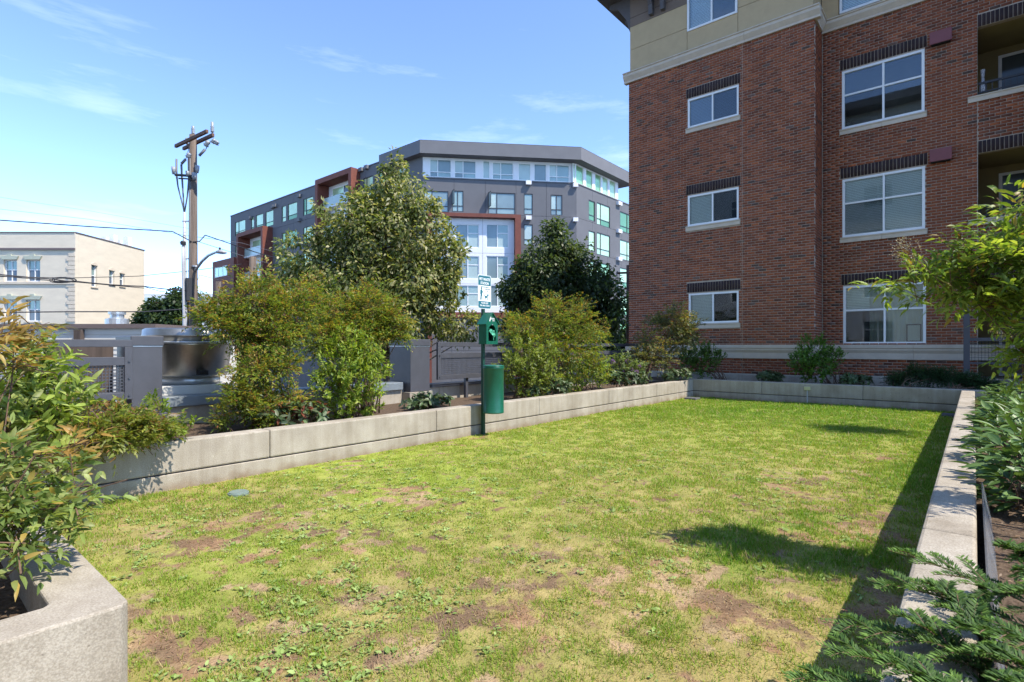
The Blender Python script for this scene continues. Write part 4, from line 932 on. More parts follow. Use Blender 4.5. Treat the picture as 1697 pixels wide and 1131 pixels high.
def fence_panel(x0, x1, label, y=7.74):
    e = empty('mesh_fence', ((x0+x1)/2, y, 0.4), label, 'fence', 'charcoal mesh fence panels'); b = 0.085; d = 0.05
    zt, zm, z0 = 1.475, 1.27, 0.76
    for nm, q in (('rail', (x0, x1, zt-b, zt)), ('rail', (x0+b, x1-b, zm-0.10, zm)), ('rail', (x0+b, x1-b, z0, z0+b)), ('stile', (x0, x0+b, z0, zt-b)), ('stile', (x1-b, x1, z0, zt-b))):
        m = MB(); m.box(q[0], q[1], y, y+d, q[2], q[3]); m.build(nm, M_dkmetal, e, bevel=0.004)
    n = max(1, int((x1-x0)/1.6))
    for k in range(1, n): 
        m = MB(); xx = x0+(x1-x0)*k/n; m.box(xx-0.04, xx+0.04, y+0.004, y+d-0.004, z0+b, zm-0.10); m.build('stile', M_dkmetal, e)
    m = MB()
    k = 0
    while x0+b+0.035*k < x1-b: m.box(x0+b+0.035*k, x0+b+0.035*k+0.009, y+0.022, y+0.030, z0+b, zm-0.1); k += 1
    k = 0
    while z0+b+0.038*k < zm-0.1: m.box(x0+b, x1-b, y+0.0305, y+0.040, z0+b+0.038*k, z0+b+0.038*k+0.012); k += 1
    tag(m.build('mesh_screen', M_dkmetal, e), kind='stuff')
    for (bx_, bz) in [(x1-0.04, zm-0.05), (x1-0.04, (zm+z0)/2), (x1-0.04, z0+0.05), (x0+0.04, zm-0.05), (x0+0.04, z0+0.05), (x1-0.5, z0+0.045)]:
        m = MB(); m.tube([(bx_, y-0.012, bz), (bx_, y+0.002, bz)], 0.013, 8); m.build('bolt', M_bolt, e)
    for xx in (x0+(x1-x0)*0.22, x0+(x1-x0)*0.75):
        m = MB(); m.box(xx-0.035, xx+0.035, y+0.055, y+0.115, 0.3, z0+0.02); m.build('leg', M_dkmetal, e)
fence_panel(-0.6, 2.03, 'charcoal mesh fence panel beside the post with the stainless hood')
fence_panel(6.93, 10.70, 'charcoal mesh fence panel behind the green pet station')
fence_panel(11.25, 15.0, 'charcoal mesh fence panel towards the brick building')
m = MB(); m.box(1.35, 1.97, 8.32, 8.40, 0.0, 1.44); 
tag(m.build('timber_screen', M_brown), 'dark brown timber panel standing behind the left mesh fence', 'panel')
# ------------------------------------------------------------------ stainless exhaust hood on its white kerb
hc_ = np.array([2.98, 8.72, 0.0]); e = empty('exhaust_hood', (hc_[0], hc_[1], -0.25), 'round stainless steel exhaust hood reflecting the shrubs behind the fence', 'exhaust vent')
m = MB(); m.tubez(hc_, [(0.47, 0.97), (0.50, 1.00), (0.56, 1.42), (0.57, 1.44)], 44); m.build('drum', M_steel, e, smooth=True)
m = MB(); m.tubez(hc_, [(0.585, 1.435), (0.60, 1.445), (0.60, 1.46), (0.585, 1.47)], 44); m.build('band', M_galv, e, smooth=True)
m = MB(); m.tubez(hc_, [(0.575, 1.472), (0.575, 1.535), (0.585, 1.54), (0.585, 1.55), (0.575, 1.555), (0.57, 1.63), (0.54, 1.65)], 44); m.build('lid', M_steel, e, smooth=True)
m = MB(); m.tubez(hc_, [(0.40, 0.86), (0.40, 0.968)], 32); m.build('neck', M_galv, e, smooth=True)
m = MB(); m.box(hc_[0]-0.08, hc_[0]+0.04, hc_[1]-0.60, hc_[1]-0.45, 1.0, 1.06); m.build('clip', M_black, e)
m = MB(); m.box(2.45, 3.5, 8.30, 9.3, -0.25, 0.858); m.build('kerb', M_siding, e, bevel=0.01)
# ------------------------------------------------------------------ pet waste station
PY = LY1-0.065; PX = float(on_y(800.5, 713, PY)[0])
ps = empty('pet_waste_station', (PX, PY, 0), 'green pet waste station with sign, bag dispenser and round bin', 'pet station')
m = MB(); m.box(PX-0.024, PX+0.024, PY-0.02, PY+0.02, -0.1, 2.36); m.build('post', M_greendk, ps)
m = MB()
for k in range(22): m.tube([(PX, PY-0.0225, 0.5+k*0.08), (PX, PY-0.0195, 0.5+k*0.08)], 0.006, 6)
tag(m.build('post_hole', M_black, ps), kind='stuff')
bc = (PX+0.02, PY-0.205, 0)
m = MB(); m.tubez(bc, [(0.155, 0.365), (0.163, 0.372), (0.163, 0.385), (0.160, 0.39), (0.160, 1.05), (0.165, 1.055), (0.165, 1.075), (0.160, 1.08)], 40); bo = m.build('bin', M_green, ps, smooth=True)
m = MB(); m.tubez(bc, [(0.166, 1.082), (0.169, 1.085), (0.169, 1.098), (0.12, 1.108), (0.0005, 1.110)], 40); m.build('lid', M_green, bo, smooth=True)
m = MB()                                               # perforations
for r in range(26):
    for k in range(40):
        a = 2*math.pi*(k+(r % 2)*0.5)/40; q = np.array([bc[0]+0.1608*math.cos(a), bc[1]+0.1608*math.sin(a), 0.43+r*0.0235]); tt = np.array([-math.sin(a), math.cos(a), 0]); s = 0.0042
        m.add([q-tt*s, q-Z3*s, q+tt*s, q+Z3*s], [(0, 1, 2, 3)])
tag(m.build('perforation', M_greendk, bo), kind='stuff')
m = MB(); m.box(PX-0.03, PX+0.03, PY-0.05, PY-0.021, 0.95, 1.0); m.box(PX-0.03, PX+0.03, PY-0.05, PY-0.021, 0.5, 0.55); m.build('bracket', M_greendk, ps)
# dispenser: gabled box open at the front
dx0, dx1, dy0, dy1, dz0, dz1 = PX-0.125, PX+0.135, PY-0.19, PY-0.025, 1.48, 1.76
m = MB(); m.box(dx0, dx1, dy1-0.01, dy1, dz0, dz1); m.box(dx0, dx0+0.008, dy0+0.008, dy1-0.01, dz0, dz1); m.box(dx1-0.008, dx1, dy0+0.008, dy1-0.01, dz0, dz1); m.box(dx0, dx1, dy0, dy1, dz0-0.05, dz0)
db = m.build('dispenser', M_green, ps)
cxd = (dx0+dx1)/2; hw = (dx1-dx0)/2
fr = [(-hw, dz0), (-0.085, dz0), (-0.085, dz0+0.15)]+[(-0.085*math.cos(a), dz0+0.15+0.10*math.sin(a)) for a in np.linspace(0, math.pi, 13)[1:-1]]+[(0.085, dz0+0.15), (0.085, dz0), (hw, dz0), (hw, dz1), (-hw, dz1)]
m = MB(); m.prism(fr, (cxd, dy0, 0), (1, 0, 0), (0, 0, 1), (0, 0.008, 0)); m.build('front', M_green, db)
m = MB(); m.prism([(-hw, dz1), (hw, dz1), (0, dz1+0.15)], (cxd, dy0, 0), (1, 0, 0), (0, 0, 1), (0, dy1-dy0, 0)); m.build('gable', M_green, db)
for s in (-1, 1):
    m = MB(); m.prism([(s*(hw+0.03), dz1-0.032), (0, dz1+0.152), (0, dz1+0.166), (s*(hw+0.036), dz1-0.022)], (cxd, dy0-0.02, 0), (1, 0, 0), (0, 0, 1), (0, dy1-dy0+0.03, 0)); m.build('roof', M_green, db)
m = MB(); m.box(dx0+0.01, dx1-0.01, dy1-0.016, dy1-0.011, dz0+0.005, dz1-0.005); m.build('inside', M_black, db)
m = MB(); bagv = []
for i in range(7):
    for k in range(5):
        u, v = i/6, k/4; bagv.append((cxd-0.07+0.16*u+0.02*math.sin(5*v), dy0+0.03-0.055*math.sin(math.pi*min(1, u*0.8+0.2))+0.012*math.sin(9*u+7*v), dz0+0.19-0.05*u-0.13*v*(0.3+0.7*u)+0.01*math.sin(12*u)))
m.add(bagv, [(i*5+k, (i+1)*5+k, (i+1)*5+k+1, i*5+k+1) for i in range(6) for k in range(4)]); m.build('bag', M_bag, db)
m = MB(); m.tubez((cxd, dy0-0.003, dz1-0.035), [(0.011, 0), (0.011, 0.014)], 10); m.build('lock', M_galv, db)
# printed emblem on the gable: paw-like flourish and two short lines
def text(s, size, loc, parent, mat, align='CENTER', sx=1.0, name='lettering', bold=0.0):
    cu = bpy.data.curves.new('txt', 'FONT'); cu.body = s; cu.size = size; cu.align_x = align; cu.extrude = 0.0006; cu.offset = bold; cu.resolution_u = 2
    tmp = bpy.data.objects.new('txt', cu); COL.objects.link(tmp); dg = bpy.context.evaluated_depsgraph_get()
    me = bpy.data.meshes.new_from_object(tmp.evaluated_get(dg)); COL.objects.unlink(tmp); bpy.data.objects.remove(tmp)
    co = np.array([v.co[:] for v in me.vertices]); 
    W = np.stack([loc[0]+co[:, 0]*sx, np.full(len(co), loc[1])-co[:, 2], loc[2]+co[:, 1]], 1)
    me.vertices.foreach_set('co', W.astype(np.float32).ravel()); me.materials.clear(); me.materials.append(mat); me.update()
    return link(name, me, parent)
text('DOGI', 0.032, (cxd+0.012, dy0-0.0015, dz1+0.055), db, M_signw, bold=0.001); text('POT', 0.026, (cxd+0.03, dy0-0.0015, dz1+0.025), db, M_signw, bold=0.0008)
m = MB(); q = (cxd-0.045, dy0-0.0012, dz1+0.03)
m.add([(q[0]-.02, q[1], q[2]), (q[0]-.004, q[1], q[2]-.012), (q[0]+.012, q[1], q[2]+.03), (q[0]+.022, q[1], q[2]+.07), (q[0]-.002, q[1], q[2]+.055)], [(0, 1, 2, 3, 4)]); m.build('emblem', M_signw, db)
# sign plate
sw, sh, sz, sy = 0.305, 0.53, 1.985, PY-0.028
def rrect(w, h, r, cx, cz, n=5):
    pts = []
    for (sx_, sz_, a0) in ((1, -1, -90), (1, 1, 0), (-1, 1, 90), (-1, -1, 180)):
        for k in range(n+1):
            a = math.radians(a0+90*k/n); pts.append((cx+sx_*(w/2-r)+r*math.cos(a), cz+sz_*(h/2-r)+r*math.sin(a)))
    return pts
scx, scz = PX+0.005, sz+sh/2
m = MB(); m.prism(rrect(sw, sh, 0.03, scx, scz), (0, sy, 0), (1, 0, 0), (0, 0, 1), (0, 0.003, 0)); sg = m.build('sign', M_signw, ps)
def flat(name, poly, mat, lift): mm = MB(); mm.prism(poly, (0, sy-lift, 0), (1, 0, 0), (0, 0, 1), (0, 0.0004, 0)); return mm.build(name, mat, sg)
flat('sign_border', rrect(sw-0.014, sh-0.014, 0.025, scx, scz), M_teal, 0.0008); flat('sign_ground', rrect(sw-0.024, sh-0.024, 0.021, scx, scz), M_signw, 0.0014)
zt_ = scz+sh/2-0.014
flat('header', [(scx-sw/2+.014, zt_-0.150), (scx+sw/2-.014, zt_-0.150), (scx+sw/2-.014, zt_-.018), (scx+sw/2-.032, zt_), (scx-sw/2+.032, zt_), (scx-sw/2+.014, zt_-.018)], M_teal, 0.0020)
zb_ = scz-sh/2+0.014
flat('footer', [(scx-sw/2+.014, zb_+0.02), (scx-sw/2+.032, zb_), (scx+sw/2-.032, zb_), (scx+sw/2-.014, zb_+.02), (scx+sw/2-.014, zb_+.105), (scx-sw/2+.014, zb_+.105)], M_teal, 0.0020)
yl = sy-0.0032
text('PET WASTE', 0.058, (scx, yl, zt_-0.072), sg, M_signw, sx=0.80, bold=0.0016); text('STATION', 0.056, (scx, yl, zt_-0.134), sg, M_signw, sx=0.80, bold=0.0016)
text('LEASH AND CLEAN UP', 0.022, (scx, yl, zt_-0.180), sg, M_teal, sx=0.82, bold=0.0004); text('AFTER YOUR', 0.023, (scx+0.065, yl, zt_-0.212), sg, M_teal, sx=0.85, bold=0.0004); text('PET', 0.023, (scx+0.07, yl, zt_-0.242), sg, M_teal, sx=0.85, bold=0.0004)
text('PLEASE KEEP', 0.034, (scx, yl, zb_+0.066), sg, M_signw, sx=0.85, bold=0.0008); text('THIS AREA CLEAN', 0.034, (scx, yl, zb_+0.026), sg, M_signw, sx=0.80, bold=0.0008)
zg = zb_+0.125
def icon(name, pts): flat(name, [(scx+x, zg+z) for x, z in pts], M_teal, 0.0026)
icon('man_icon', [(-.105, 0), (-.085, 0), (-.083, .055), (-.079, .07), (-.074, .055), (-.070, 0), (-.050, 0), (-.058, .09), (-.052, .125), (-.030, .098), (-.024, .104), (-.050, .142), (-.062, .155), (-.064, .160), (-.088, .160), (-.098, .15), (-.100, .095), (-.092, .08)])
icon('head_icon', [(-.074+.015*math.cos(a), .178+.017*math.sin(a)) for a in np.linspace(0, 2*math.pi, 13)[:-1]])
icon('dog_icon', [(-.012, .085), (-.004, .060), (.004, .055), (.004, 0), (.015, 0), (.020, .035), (.050, .035), (.053, 0), (.066, 0), (.066, .055), (.078, .075), (.092, .072), (.096, .082), (.082, .098), (.076, .110), (.068, .098), (.060, .080), (.048, .066), (.012, .068), (-.004, .080), (-.008, .09)])
icon('leash_icon', [(-.026, .100), (.062, .078), (.062, .082), (-.026, .104)])
# ------------------------------------------------------------------ utility pole with arms, risers and street lamp
PB = at(320, 540, 22.0); pxp, pyp = PB[0], PB[1]
up = empty('utility_pole', (pxp, pyp, -3.5), 'tall weathered timber utility pole with two crossarms and street lamp', 'utility pole')
m = MB(); m.tube([(pxp, pyp, -3.5), (pxp, pyp, 3), (pxp, pyp, 9.95)], [0.20, 0.175, 0.135], 14); m.build('pole', M_wood, up, smooth=True)
def pt(px, py, t=22.0): return at(px, py, t)
arm1 = [pt(291, 243, 22.3), pt(343.5, 218, 20.9)]; arm2 = [pt(304, 247, 22.7), pt(353.5, 224, 21.4)]
for a in (arm1, arm2):
    d = nrm(a[1]-a[0]); m = MB(); s = np.cross(d, Z3); m.obox(a[0]-s*0.05-Z3*0.06, a[1]-a[0], s*0.10, Z3*0.13); m.build('crossarm', M_arm, up, bevel=0.008)
def insulator(p, h=0.34, r=0.075, name='insulator'):
    m = MB(); m.tubez(p, [(0.02, -0.1), (0.02, 0.0), (r*0.6, 0.0), (r, 0.04), (r*0.7, 0.08), (r, 0.12), (r*0.7, 0.17), (r, 0.21), (r*0.65, 0.26), (r*0.75, h-0.02), (r*0.3, h)], 12); return m.build(name, M_porc, up, smooth=True)
insulator((pxp+0.0, pyp, 9.98)); insulator(arm2[1]-nrm(arm2[1]-arm2[0])*0.08+Z3*0.12, 0.42); insulator(arm2[0]+nrm(arm2[1]-arm2[0])*0.3+Z3*0.12, 0.22)
def hang(pts, r, nm, mat, n=6): m = MB(); m.tube([np.array(p) for p in pts], r, n); return m.build(nm, mat, up, smooth=True)
# cut-outs hanging from the arms
for (x0, y0, x1, y1) in ((346, 234, 340, 243), (356, 231, 352, 238), (361, 234, 357, 240), (314, 254, 311, 262)):
    m = MB(); a, b = pt(x0, y0, 21.4), pt(x1, y1, 21.4); m.tube([a, a*0.7+b*0.3, a*0.5+b*0.5, a*0.2+b*0.8, b], [0.05, 0.10, 0.07, 0.11, 0.05], 10); m.build('insulator', M_porc, up, smooth=True)
hang([pt(340, 248, 21.4), pt(330, 258.5, 21.4)], [0.05, 0.05], 'fuse_tube', M_cablegrey); hang([pt(308, 264, 21.8), pt(300.5, 272, 21.8)], [0.05, 0.05], 'fuse_tube', M_cablegrey)
hang([pt(352, 224, 21.4), pt(354, 231, 21.4), pt(346, 238, 21.4), pt(341, 248, 21.4)], [.015]*4, 'jumper', M_cable); hang([pt(318, 228, 21.8), pt(312, 250, 21.8), pt(308, 264, 21.8)], [.012]*3, 'jumper', M_cable)
# riser bracket with pot heads and three leads dropping into one conduit
m = MB(); a, b = pt(290, 290, 21.8), pt(318, 292, 21.8); m.tube([a, b], 0.05, 6); m.tube([pt(296, 296, 21.8), pt(316, 297, 21.8)], 0.03, 6); m.build('riser_bracket', M_dkframe, up)
for (x, y0, y1, r) in ((287.5, 277, 289, .08), (310.5, 284, 292, .07), (327, 275, 287, .08), (322, 287, 298, 0.10)):
    m = MB(); m.tube([pt(x, y0, 21.75), pt(x, (y0+y1)/2, 21.75), pt(x, y1, 21.75)], [r, r*0.9, r*0.55], 10); m.build('pot_head', M_porc, up, smooth=True)
for pts in ([(292.5, 264), (292.5, 290), (295, 310), (304, 346), (305, 352)], [(300.5, 273), (302, 300), (304, 330), (305, 352)], [(312.5, 263), (313, 298), (310.5, 325), (306, 352)]):
    hang([pt(x, y, 21.9) for x, y in pts], [.04, .036, .028, .026, .026][:len(pts)], 'riser_cable', M_cablegrey)
hang([pt(305.5, 352, 21.85), pt(306, 440, 21.85), pt(306.5, 545, 21.85), pt(306.5, 640, 21.85)], [.05, .07, .09, .09], 'conduit', M_conduit, 10)
hang([pt(303, 402, 21.7), pt(303, 440, 21.7), pt(305, 545, 21.7), pt(305, 640, 21.7)], [.04, .045, .05, .05], 'conduit', M_conduit, 8)
hang([pt(315, 255, 21.85), pt(314.5, 420, 21.85), pt(314.5, 545, 21.85), pt(314.5, 640, 21.85)], [.025]*4, 'conduit', M_cablegrey)
for y in (367, 429): m = MB(); m.tube([pt(302, y, 21.8), pt(316, y, 21.9)], 0.03, 6); m.build('standoff', M_galv, up)
m = MB(); m.tubez(pt(303.2, 402, 21.7), [(0.09, -0.1), (0.11, 0.0), (0.06, 0.06)], 10); m.build('weatherhead', M_dkframe, up)
m = MB(); q = pt(313, 482, 21.8); m.box(q[0]-0.1, q[0]+0.1, q[1]-0.1, q[1]+0.1, q[2]-0.4, q[2]+0.5); m.build('junction_box', M_dkframe, up)
# cobra-head street lamp
arm = [pt(324, 448, 21.85), pt(335, 433, 21.6), pt(345, 424, 21.4), pt(356, 419, 21.2), pt(364, 418, 21.1)]
hang(arm, [.055, .055, .05, .045, .045], 'lamp_arm', M_galv, 8); hang([pt(319, 441, 21.85), pt(328, 443, 21.85)], [.05, .05], 'lamp_bracket', M_galv)
c0 = pt(359, 418.5, 21.15); dl = nrm(pt(377, 418.5, 20.9)-c0); sd = np.cross(dl, Z3)
m = MB(); secs = [(0, .05, .06, .05), (0.12, .09, .10, .06), (0.28, .15, .10, .07), (0.42, .13, .05, .06), (0.50, .04, .02, .03)]; vs = []
for (s, w, hu, hd) in secs:
    for k in range(10): a = 2*math.pi*k/10; vs.append(c0+dl*s+sd*w*math.cos(a)+Z3*(hu*math.sin(a) if math.sin(a) > 0 else hd*math.sin(a)))
m.add(vs, [(i*10+k, i*10+(k+1) % 10, (i+1)*10+(k+1) % 10, (i+1)*10+k) for i in range(4) for k in range(10)]+[tuple(range(9, -1, -1)), tuple(40+k for k in range(10))]); m.build('lamp_head', M_lamp, up, smooth=True)
m = MB(); m.tubez(c0+dl*0.18+Z3*0.09, [(0.04, 0), (0.04, 0.09), (0.03, 0.1)], 10); m.build('photocell', M_dkframe, up)
# short timber stub poles
for (px, py, t, r, lab) in ((419, 426, 25.0, 0.145, 'short weathered timber pole rising above the nandina shrub'), (362, 467, 28.0, 0.13, 'small distant timber pole top beside the rust red block')):
    p = at(px, py, t); e = empty('timber_pole', (p[0], p[1], -3.5), lab, 'utility pole'); m = MB(); m.tube([(p[0], p[1], -3.5), (p[0], p[1], p[2])], [r*1.25, r], 12); m.build('pole', M_wood, e, smooth=True)
    m = MB(); m.tube([(p[0], p[1]-0.2, p[2]-0.5), (p[0], p[1]+0.2, p[2]-0.5)], 0.025, 6); m.build('bolt', M_galv, e)
p = at(1042, 440, 30.0); e = empty('utility_pole', (p[0], p[1], -3.5), 'slim brown utility pole with small crossarm beside the brick corner', 'utility pole')
m = MB(); m.tube([(p[0], p[1], -3.5), (p[0], p[1], p[2])], [0.16, 0.13], 10); m.build('pole', M_arm, e, smooth=True)
m = MB(); m.tube([at(1022, 453, 30.0), at(1050, 452, 30.0)], 0.06, 6); m.build('crossarm', M_arm, e)
m = MB(); m.tube([at(1022, 456, 30.0), at(1023, 450, 30.0)], 0.05, 6); m.build('insulator', M_porc, e)
# ------------------------------------------------------------------ overhead wires
def wire(label, pts, r, mat=M_cable, sag=0.0, n=26):
    P = []
    for (a, b) in zip(pts, pts[1:]):
        A_, B_ = at(*a), at(*b)
        for k in range(n):
            u = k/n; P.append(A_*(1-u)+B_*u-Z3*sag*4*u*(1-u))
    P.append(at(*pts[-1])); m = MB(); m.tube(P, r, 5); tag(m.build('overhead_wire', mat, smooth=True), label, 'wire', 'overhead wires')
wire('thick sagging cable from the cream building over to the pole', [(-60, 361, 19.0), (150, 376, 20.5), (286, 384, 21.5), (318, 401, 21.85)], 0.022)
wire('cable looping off the pole towards the rust red balcony frame', [(320, 401, 21.85), (331, 400, 22.0), (340, 390, 22.4), (420, 417, 26), (520, 447, 33)], 0.022)
wire('thin wire above the thick cable over the cream building', [(-60, 340, 19.0), (150, 364, 20.5), (318, 392, 21.9)], 0.007, M_cablegrey)
wire('thin wire rising highest over the cream building towards the pole', [(-60, 318, 17.0), (150, 350, 19.5), (318, 380, 21.9)], 0.005, M_cablegrey)
wire('service cable running behind the pole past the lamp arm', [(-60, 458, 19.0), (120, 461, 20.4), (230, 458, 21.2), (318, 449, 21.9), (400, 438, 24)], 0.013)
wire('bundled telephone cable in front of the cream side windows', [(-60, 448, 18.0), (90, 463, 19.8), (130, 467, 20.2), (240, 475, 21.2), (316, 482, 21.8)], 0.024, sag=0.03)
wire('second telephone cable crossing the cream facade below the windows', [(-60, 452, 18.5), (90, 466, 20), (128, 468, 20.3), (240, 478, 21.3)], 0.016)
wire('lower black cable drooping across the cream wall to the pole', [(-60, 519, 18.0), (110, 517, 20.0), (240, 517, 21.2), (316, 512, 21.8)], 0.024)
wire('slack cable hanging under the telephone bundle beside the pole', [(240, 476, 21.2), (268, 484, 21.5), (290, 479, 21.7), (316, 484, 21.8)], 0.014)
wire('thin wire from the pole towards the distant grey block', [(320, 398, 21.9), (420, 430, 30), (540, 462, 45)], 0.012, M_cablegrey)
wire('upper thin wire from the pole over the rust balcony', [(320, 392, 21.9), (400, 403, 28), (500, 430, 42)], 0.010, M_cablegrey)
wire('guy wire hanging right of the pole below the lamp', [(320, 484, 22.1), (331, 456, 22.3), (362, 464, 27.9)], 0.010, M_cablegrey)
# loops of spare cable hung on the telephone line
e = empty('cable_coil', at(110, 466, 20.1), 'loops of spare black cable hung on the telephone line', 'cable coil')
for (x0, x1, h) in ((82, 126, 6.5), (86, 122, 4.5), (90, 127, 5.5)):
    m = MB(); pts = []
    for k in range(19):
        a = 2*math.pi*k/18; cxp = (x0+x1)/2+(x1-x0)/2*math.cos(a); pts.append(at(cxp, 465+0.0*cxp+h*math.sin(a)*(0.5-0.5*math.cos(a*0.5+1.2)*0.6), 20.1))
    m.tube(pts, 0.016, 5); m.build('loop', M_cable, e, smooth=True)
# ------------------------------------------------------------------ lawn grass and weeds
def sample_lawn(n, tmin=1.4, power=1.0):
    """more points near the camera; returns x,y inside the lawn"""
    xs, ys = [], []; got = 0
    while got < n:
        k = n*2; t = tmin+(15.2-tmin)*rng.random(k)**power; l = (rng.random(k)*2-1)*0.98*t
        x = t*Fd[0]+l*Rd[0]; y = t*Fd[1]+l*Rd[1]
        ok = (x < LX1-0.01) & (y < LY1-0.01) & (y > LY0+0.01) & ~((x < 0.62) & (y > 2.22))
        ok &= ~((x < LX0-1.5))
        xs.append(x[ok]); ys.append(y[ok]); got += int(ok.sum())
    return np.concatenate(xs)[:n], np.concatenate(ys)[:n]
def grass(n, power, name, label):
    x, y = sample_lawn(n, 1.5, power); b, l, m = lawn_fields(x, y); tuft = fbm(x, y, 7, 13, 3)
    keep = rng.random(n) < np.clip(0.80-0.95*np.clip((b-0.12)*1.7, 0, 1)+0.35*l, 0.13, 1)*np.clip(0.15+2.2*(tuft-0.33), 0.08, 1)
    x, y, b, l, m = x[keep], y[keep], b[keep], l[keep], m[keep]; k = len(x); t = x*Fd[0]+y*Fd[1]
    h = (0.010+0.016*rng.random(k)+0.026*l*rng.random(k))*(1-0.45*m); h = h*np.where(rng.random(k) < 0.12, 1.9, 1.0); w = 0.0013+0.00070*np.clip(t-1, 0, 12)
    a = rng.random(k)*6.283; lean = rng.uniform(0.2, 1.3, k)
    P = np.stack([x, y, ground_z(x, y)-0.002], 1); side = np.stack([np.cos(a), np.sin(a), np.zeros(k)], 1)
    out = np.stack([-np.sin(a), np.cos(a), np.zeros(k)], 1)
    tip = P+out*(h*lean)[:, None]+Z3*h[:, None]
    V = np.stack([P-side*w[:, None], P+side*w[:, None], tip], 1).reshape(-1, 3)
    g = pal([(0.205, 0.335, 0.034), (0.255, 0.375, 0.040), (0.16, 0.285, 0.030), (0.31, 0.375, 0.055), (0.37, 0.33, 0.10)], k, 0.2)
    ll = l[:, None]; g = g*(1-ll*0.75)+pal([(0.105, 0.235, 0.020), (0.14, 0.28, 0.026)], k, 0.2)*ll*0.75
    mm = m[:, None]*0.7; g = g*(1-mm)+np.array([0.28, 0.36, 0.045])*mm
    dry = rng.random(k) < 0.10+0.45*np.clip(b, 0, 1); g[dry] = pal([(0.46, 0.36, 0.20), (0.36, 0.26, 0.14), (0.42, 0.35, 0.14)], int(dry.sum()))
    F = np.arange(3*k).reshape(-1, 3)
    tag(link(name, np_mesh(name, V, F, M_grass, np.repeat(g, 3, 0))), label, 'grass', kind='stuff')
grass(760000, 1.0, 'grass', 'short patchy green and straw coloured grass covering the lawn')
# broadleaf weeds: rosettes
n = 4200; x, y = sample_lawn(n*5, 1.6, 0.95); b, l, m = lawn_fields(x, y); wn_ = fbm(x, y, 1.3, 133, 3)+0.5*(fbm(x, y, 5, 139, 2)-0.5)
near = np.clip(1.15-(x*Fd[0]+y*Fd[1])/11, 0.08, 1)*np.clip(1.25-(y < 1.2)*0.8, 0, 1)
ok = rng.random(len(x)) < np.clip((wn_-0.44)*5, 0.06, 1)*near*(1-0.7*(b > 0.7)); x, y = x[ok][:n], y[ok][:n]; k = len(x); nl = 7
sz = 0.009+0.026*rng.random(k)**2.0; o = np.repeat(np.stack([x, y, ground_z(x, y)+0.006], 1), nl, 0)
a = rng.random(k*nl)*6.283; s = np.repeat(sz, nl)*rng.uniform(0.6, 1.2, k*nl)
D = np.stack([np.cos(a), np.sin(a), rng.uniform(0.12, 0.65, k*nl)], 1); o = o+D*(s*0.35*rng.random(k*nl))[:, None]+rng.normal(0, 0.014, (k*nl, 3))*np.array([1, 1, 0.1])
C = pal([(0.26, 0.35, 0.10), (0.30, 0.39, 0.13), (0.20, 0.29, 0.07)], k*nl, 0.2)
tag(leaves('lawn_weed', None, o, D, np.tile(Z3, (k*nl, 1))+rng.normal(0, .25, (k*nl, 3)), s, s*0.55, C, M_leafdull, 0.12, 'oval'), 'pale broadleaf weed rosettes scattered through the lawn', 'weeds', kind='stuff')
# dry straw litter in the bare patches
n = 90000; x, y = sample_lawn(n, 1.5, 0.9); b, l, m = lawn_fields(x, y); ok = rng.random(n) < np.clip((b-0.12)*1.8, 0.03, 1); x, y = x[ok], y[ok]; k = len(x)
a = rng.random(k)*6.283; D = np.stack([np.cos(a), np.sin(a), rng.normal(0.12, 0.2, k)], 1)
tag(leaves('dry_thatch', None, np.stack([x, y, ground_z(x, y)+0.003], 1), D, np.tile(Z3, (k, 1)), rng.uniform(0.015, 0.05, k), rng.uniform(0.0018, 0.005, k), pal([(0.40, 0.31, 0.18), (0.28, 0.19, 0.11), (0.22, 0.13, 0.08)], k), M_leafdull, 0.02), 'dry straw litter on the bare brown patches', 'thatch', kind='stuff')
# ------------------------------------------------------------------ street trees
def tree(label, px, t, lobes, base_z, palette, nclump, nl, L, W, trunk_r, cat='tree', limb_mat=M_bark, squash=1.0, S=0.85, shell=0.45, style='clump', mat=None, under=None):
    b = at(px, 560, t); e = empty('street_tree', (b[0], b[1], base_z), label, cat)
    lob = lobes_px(lobes); top = max(l[0][2]+l[1]*0.6 for l in lob)
    m = MB(); ax = [np.array([b[0]+rng.normal(0, .06), b[1]+rng.normal(0, .06), base_z+(top-base_z)*u]) for u in (0, .2, .4, .6, .8, .97)]
    m.tube(ax, [trunk_r, trunk_r*.85, trunk_r*.7, trunk_r*.5, trunk_r*.28, trunk_r*.08], 10); m.build('trunk', limb_mat, e, smooth=True)
    O, d, idx = sample_lobes(lob, nclump, shell)
    mb = MB()
    for i in rng.choice(nclump, min(150, nclump), replace=False):        # limbs from the trunk to the clumps
        tg = O[i]; h = max(base_z+2.4, tg[2]-0.55*np.hypot(tg[0]-b[0], tg[1]-b[1])); s = np.array([b[0], b[1], h]); mid = (s+tg)/2+rng.normal(0, .12, 3)+Z3*0.15
        mb.tube([s, mid, tg], [trunk_r*.26, trunk_r*.15, 0.012], 4, False)
    mb.build('limb', limb_mat, e, smooth=True)
    D = nrm(d+rng.normal(0, .3, d.shape)); P, dd, nn, LL, WW, u = sprays(style, O, D, S*rng.uniform(.6, 1.3, nclump), nl, L, W, 0.35)
    C = pal(palette, len(P), 0.25)*np.repeat(rng.uniform(.8, 1.2, nclump), nl)[:, None]
    leaves('crown', e, P, dd, nn, LL, WW, C, mat or M_leaf, 0.2, 'rhomb'); return e
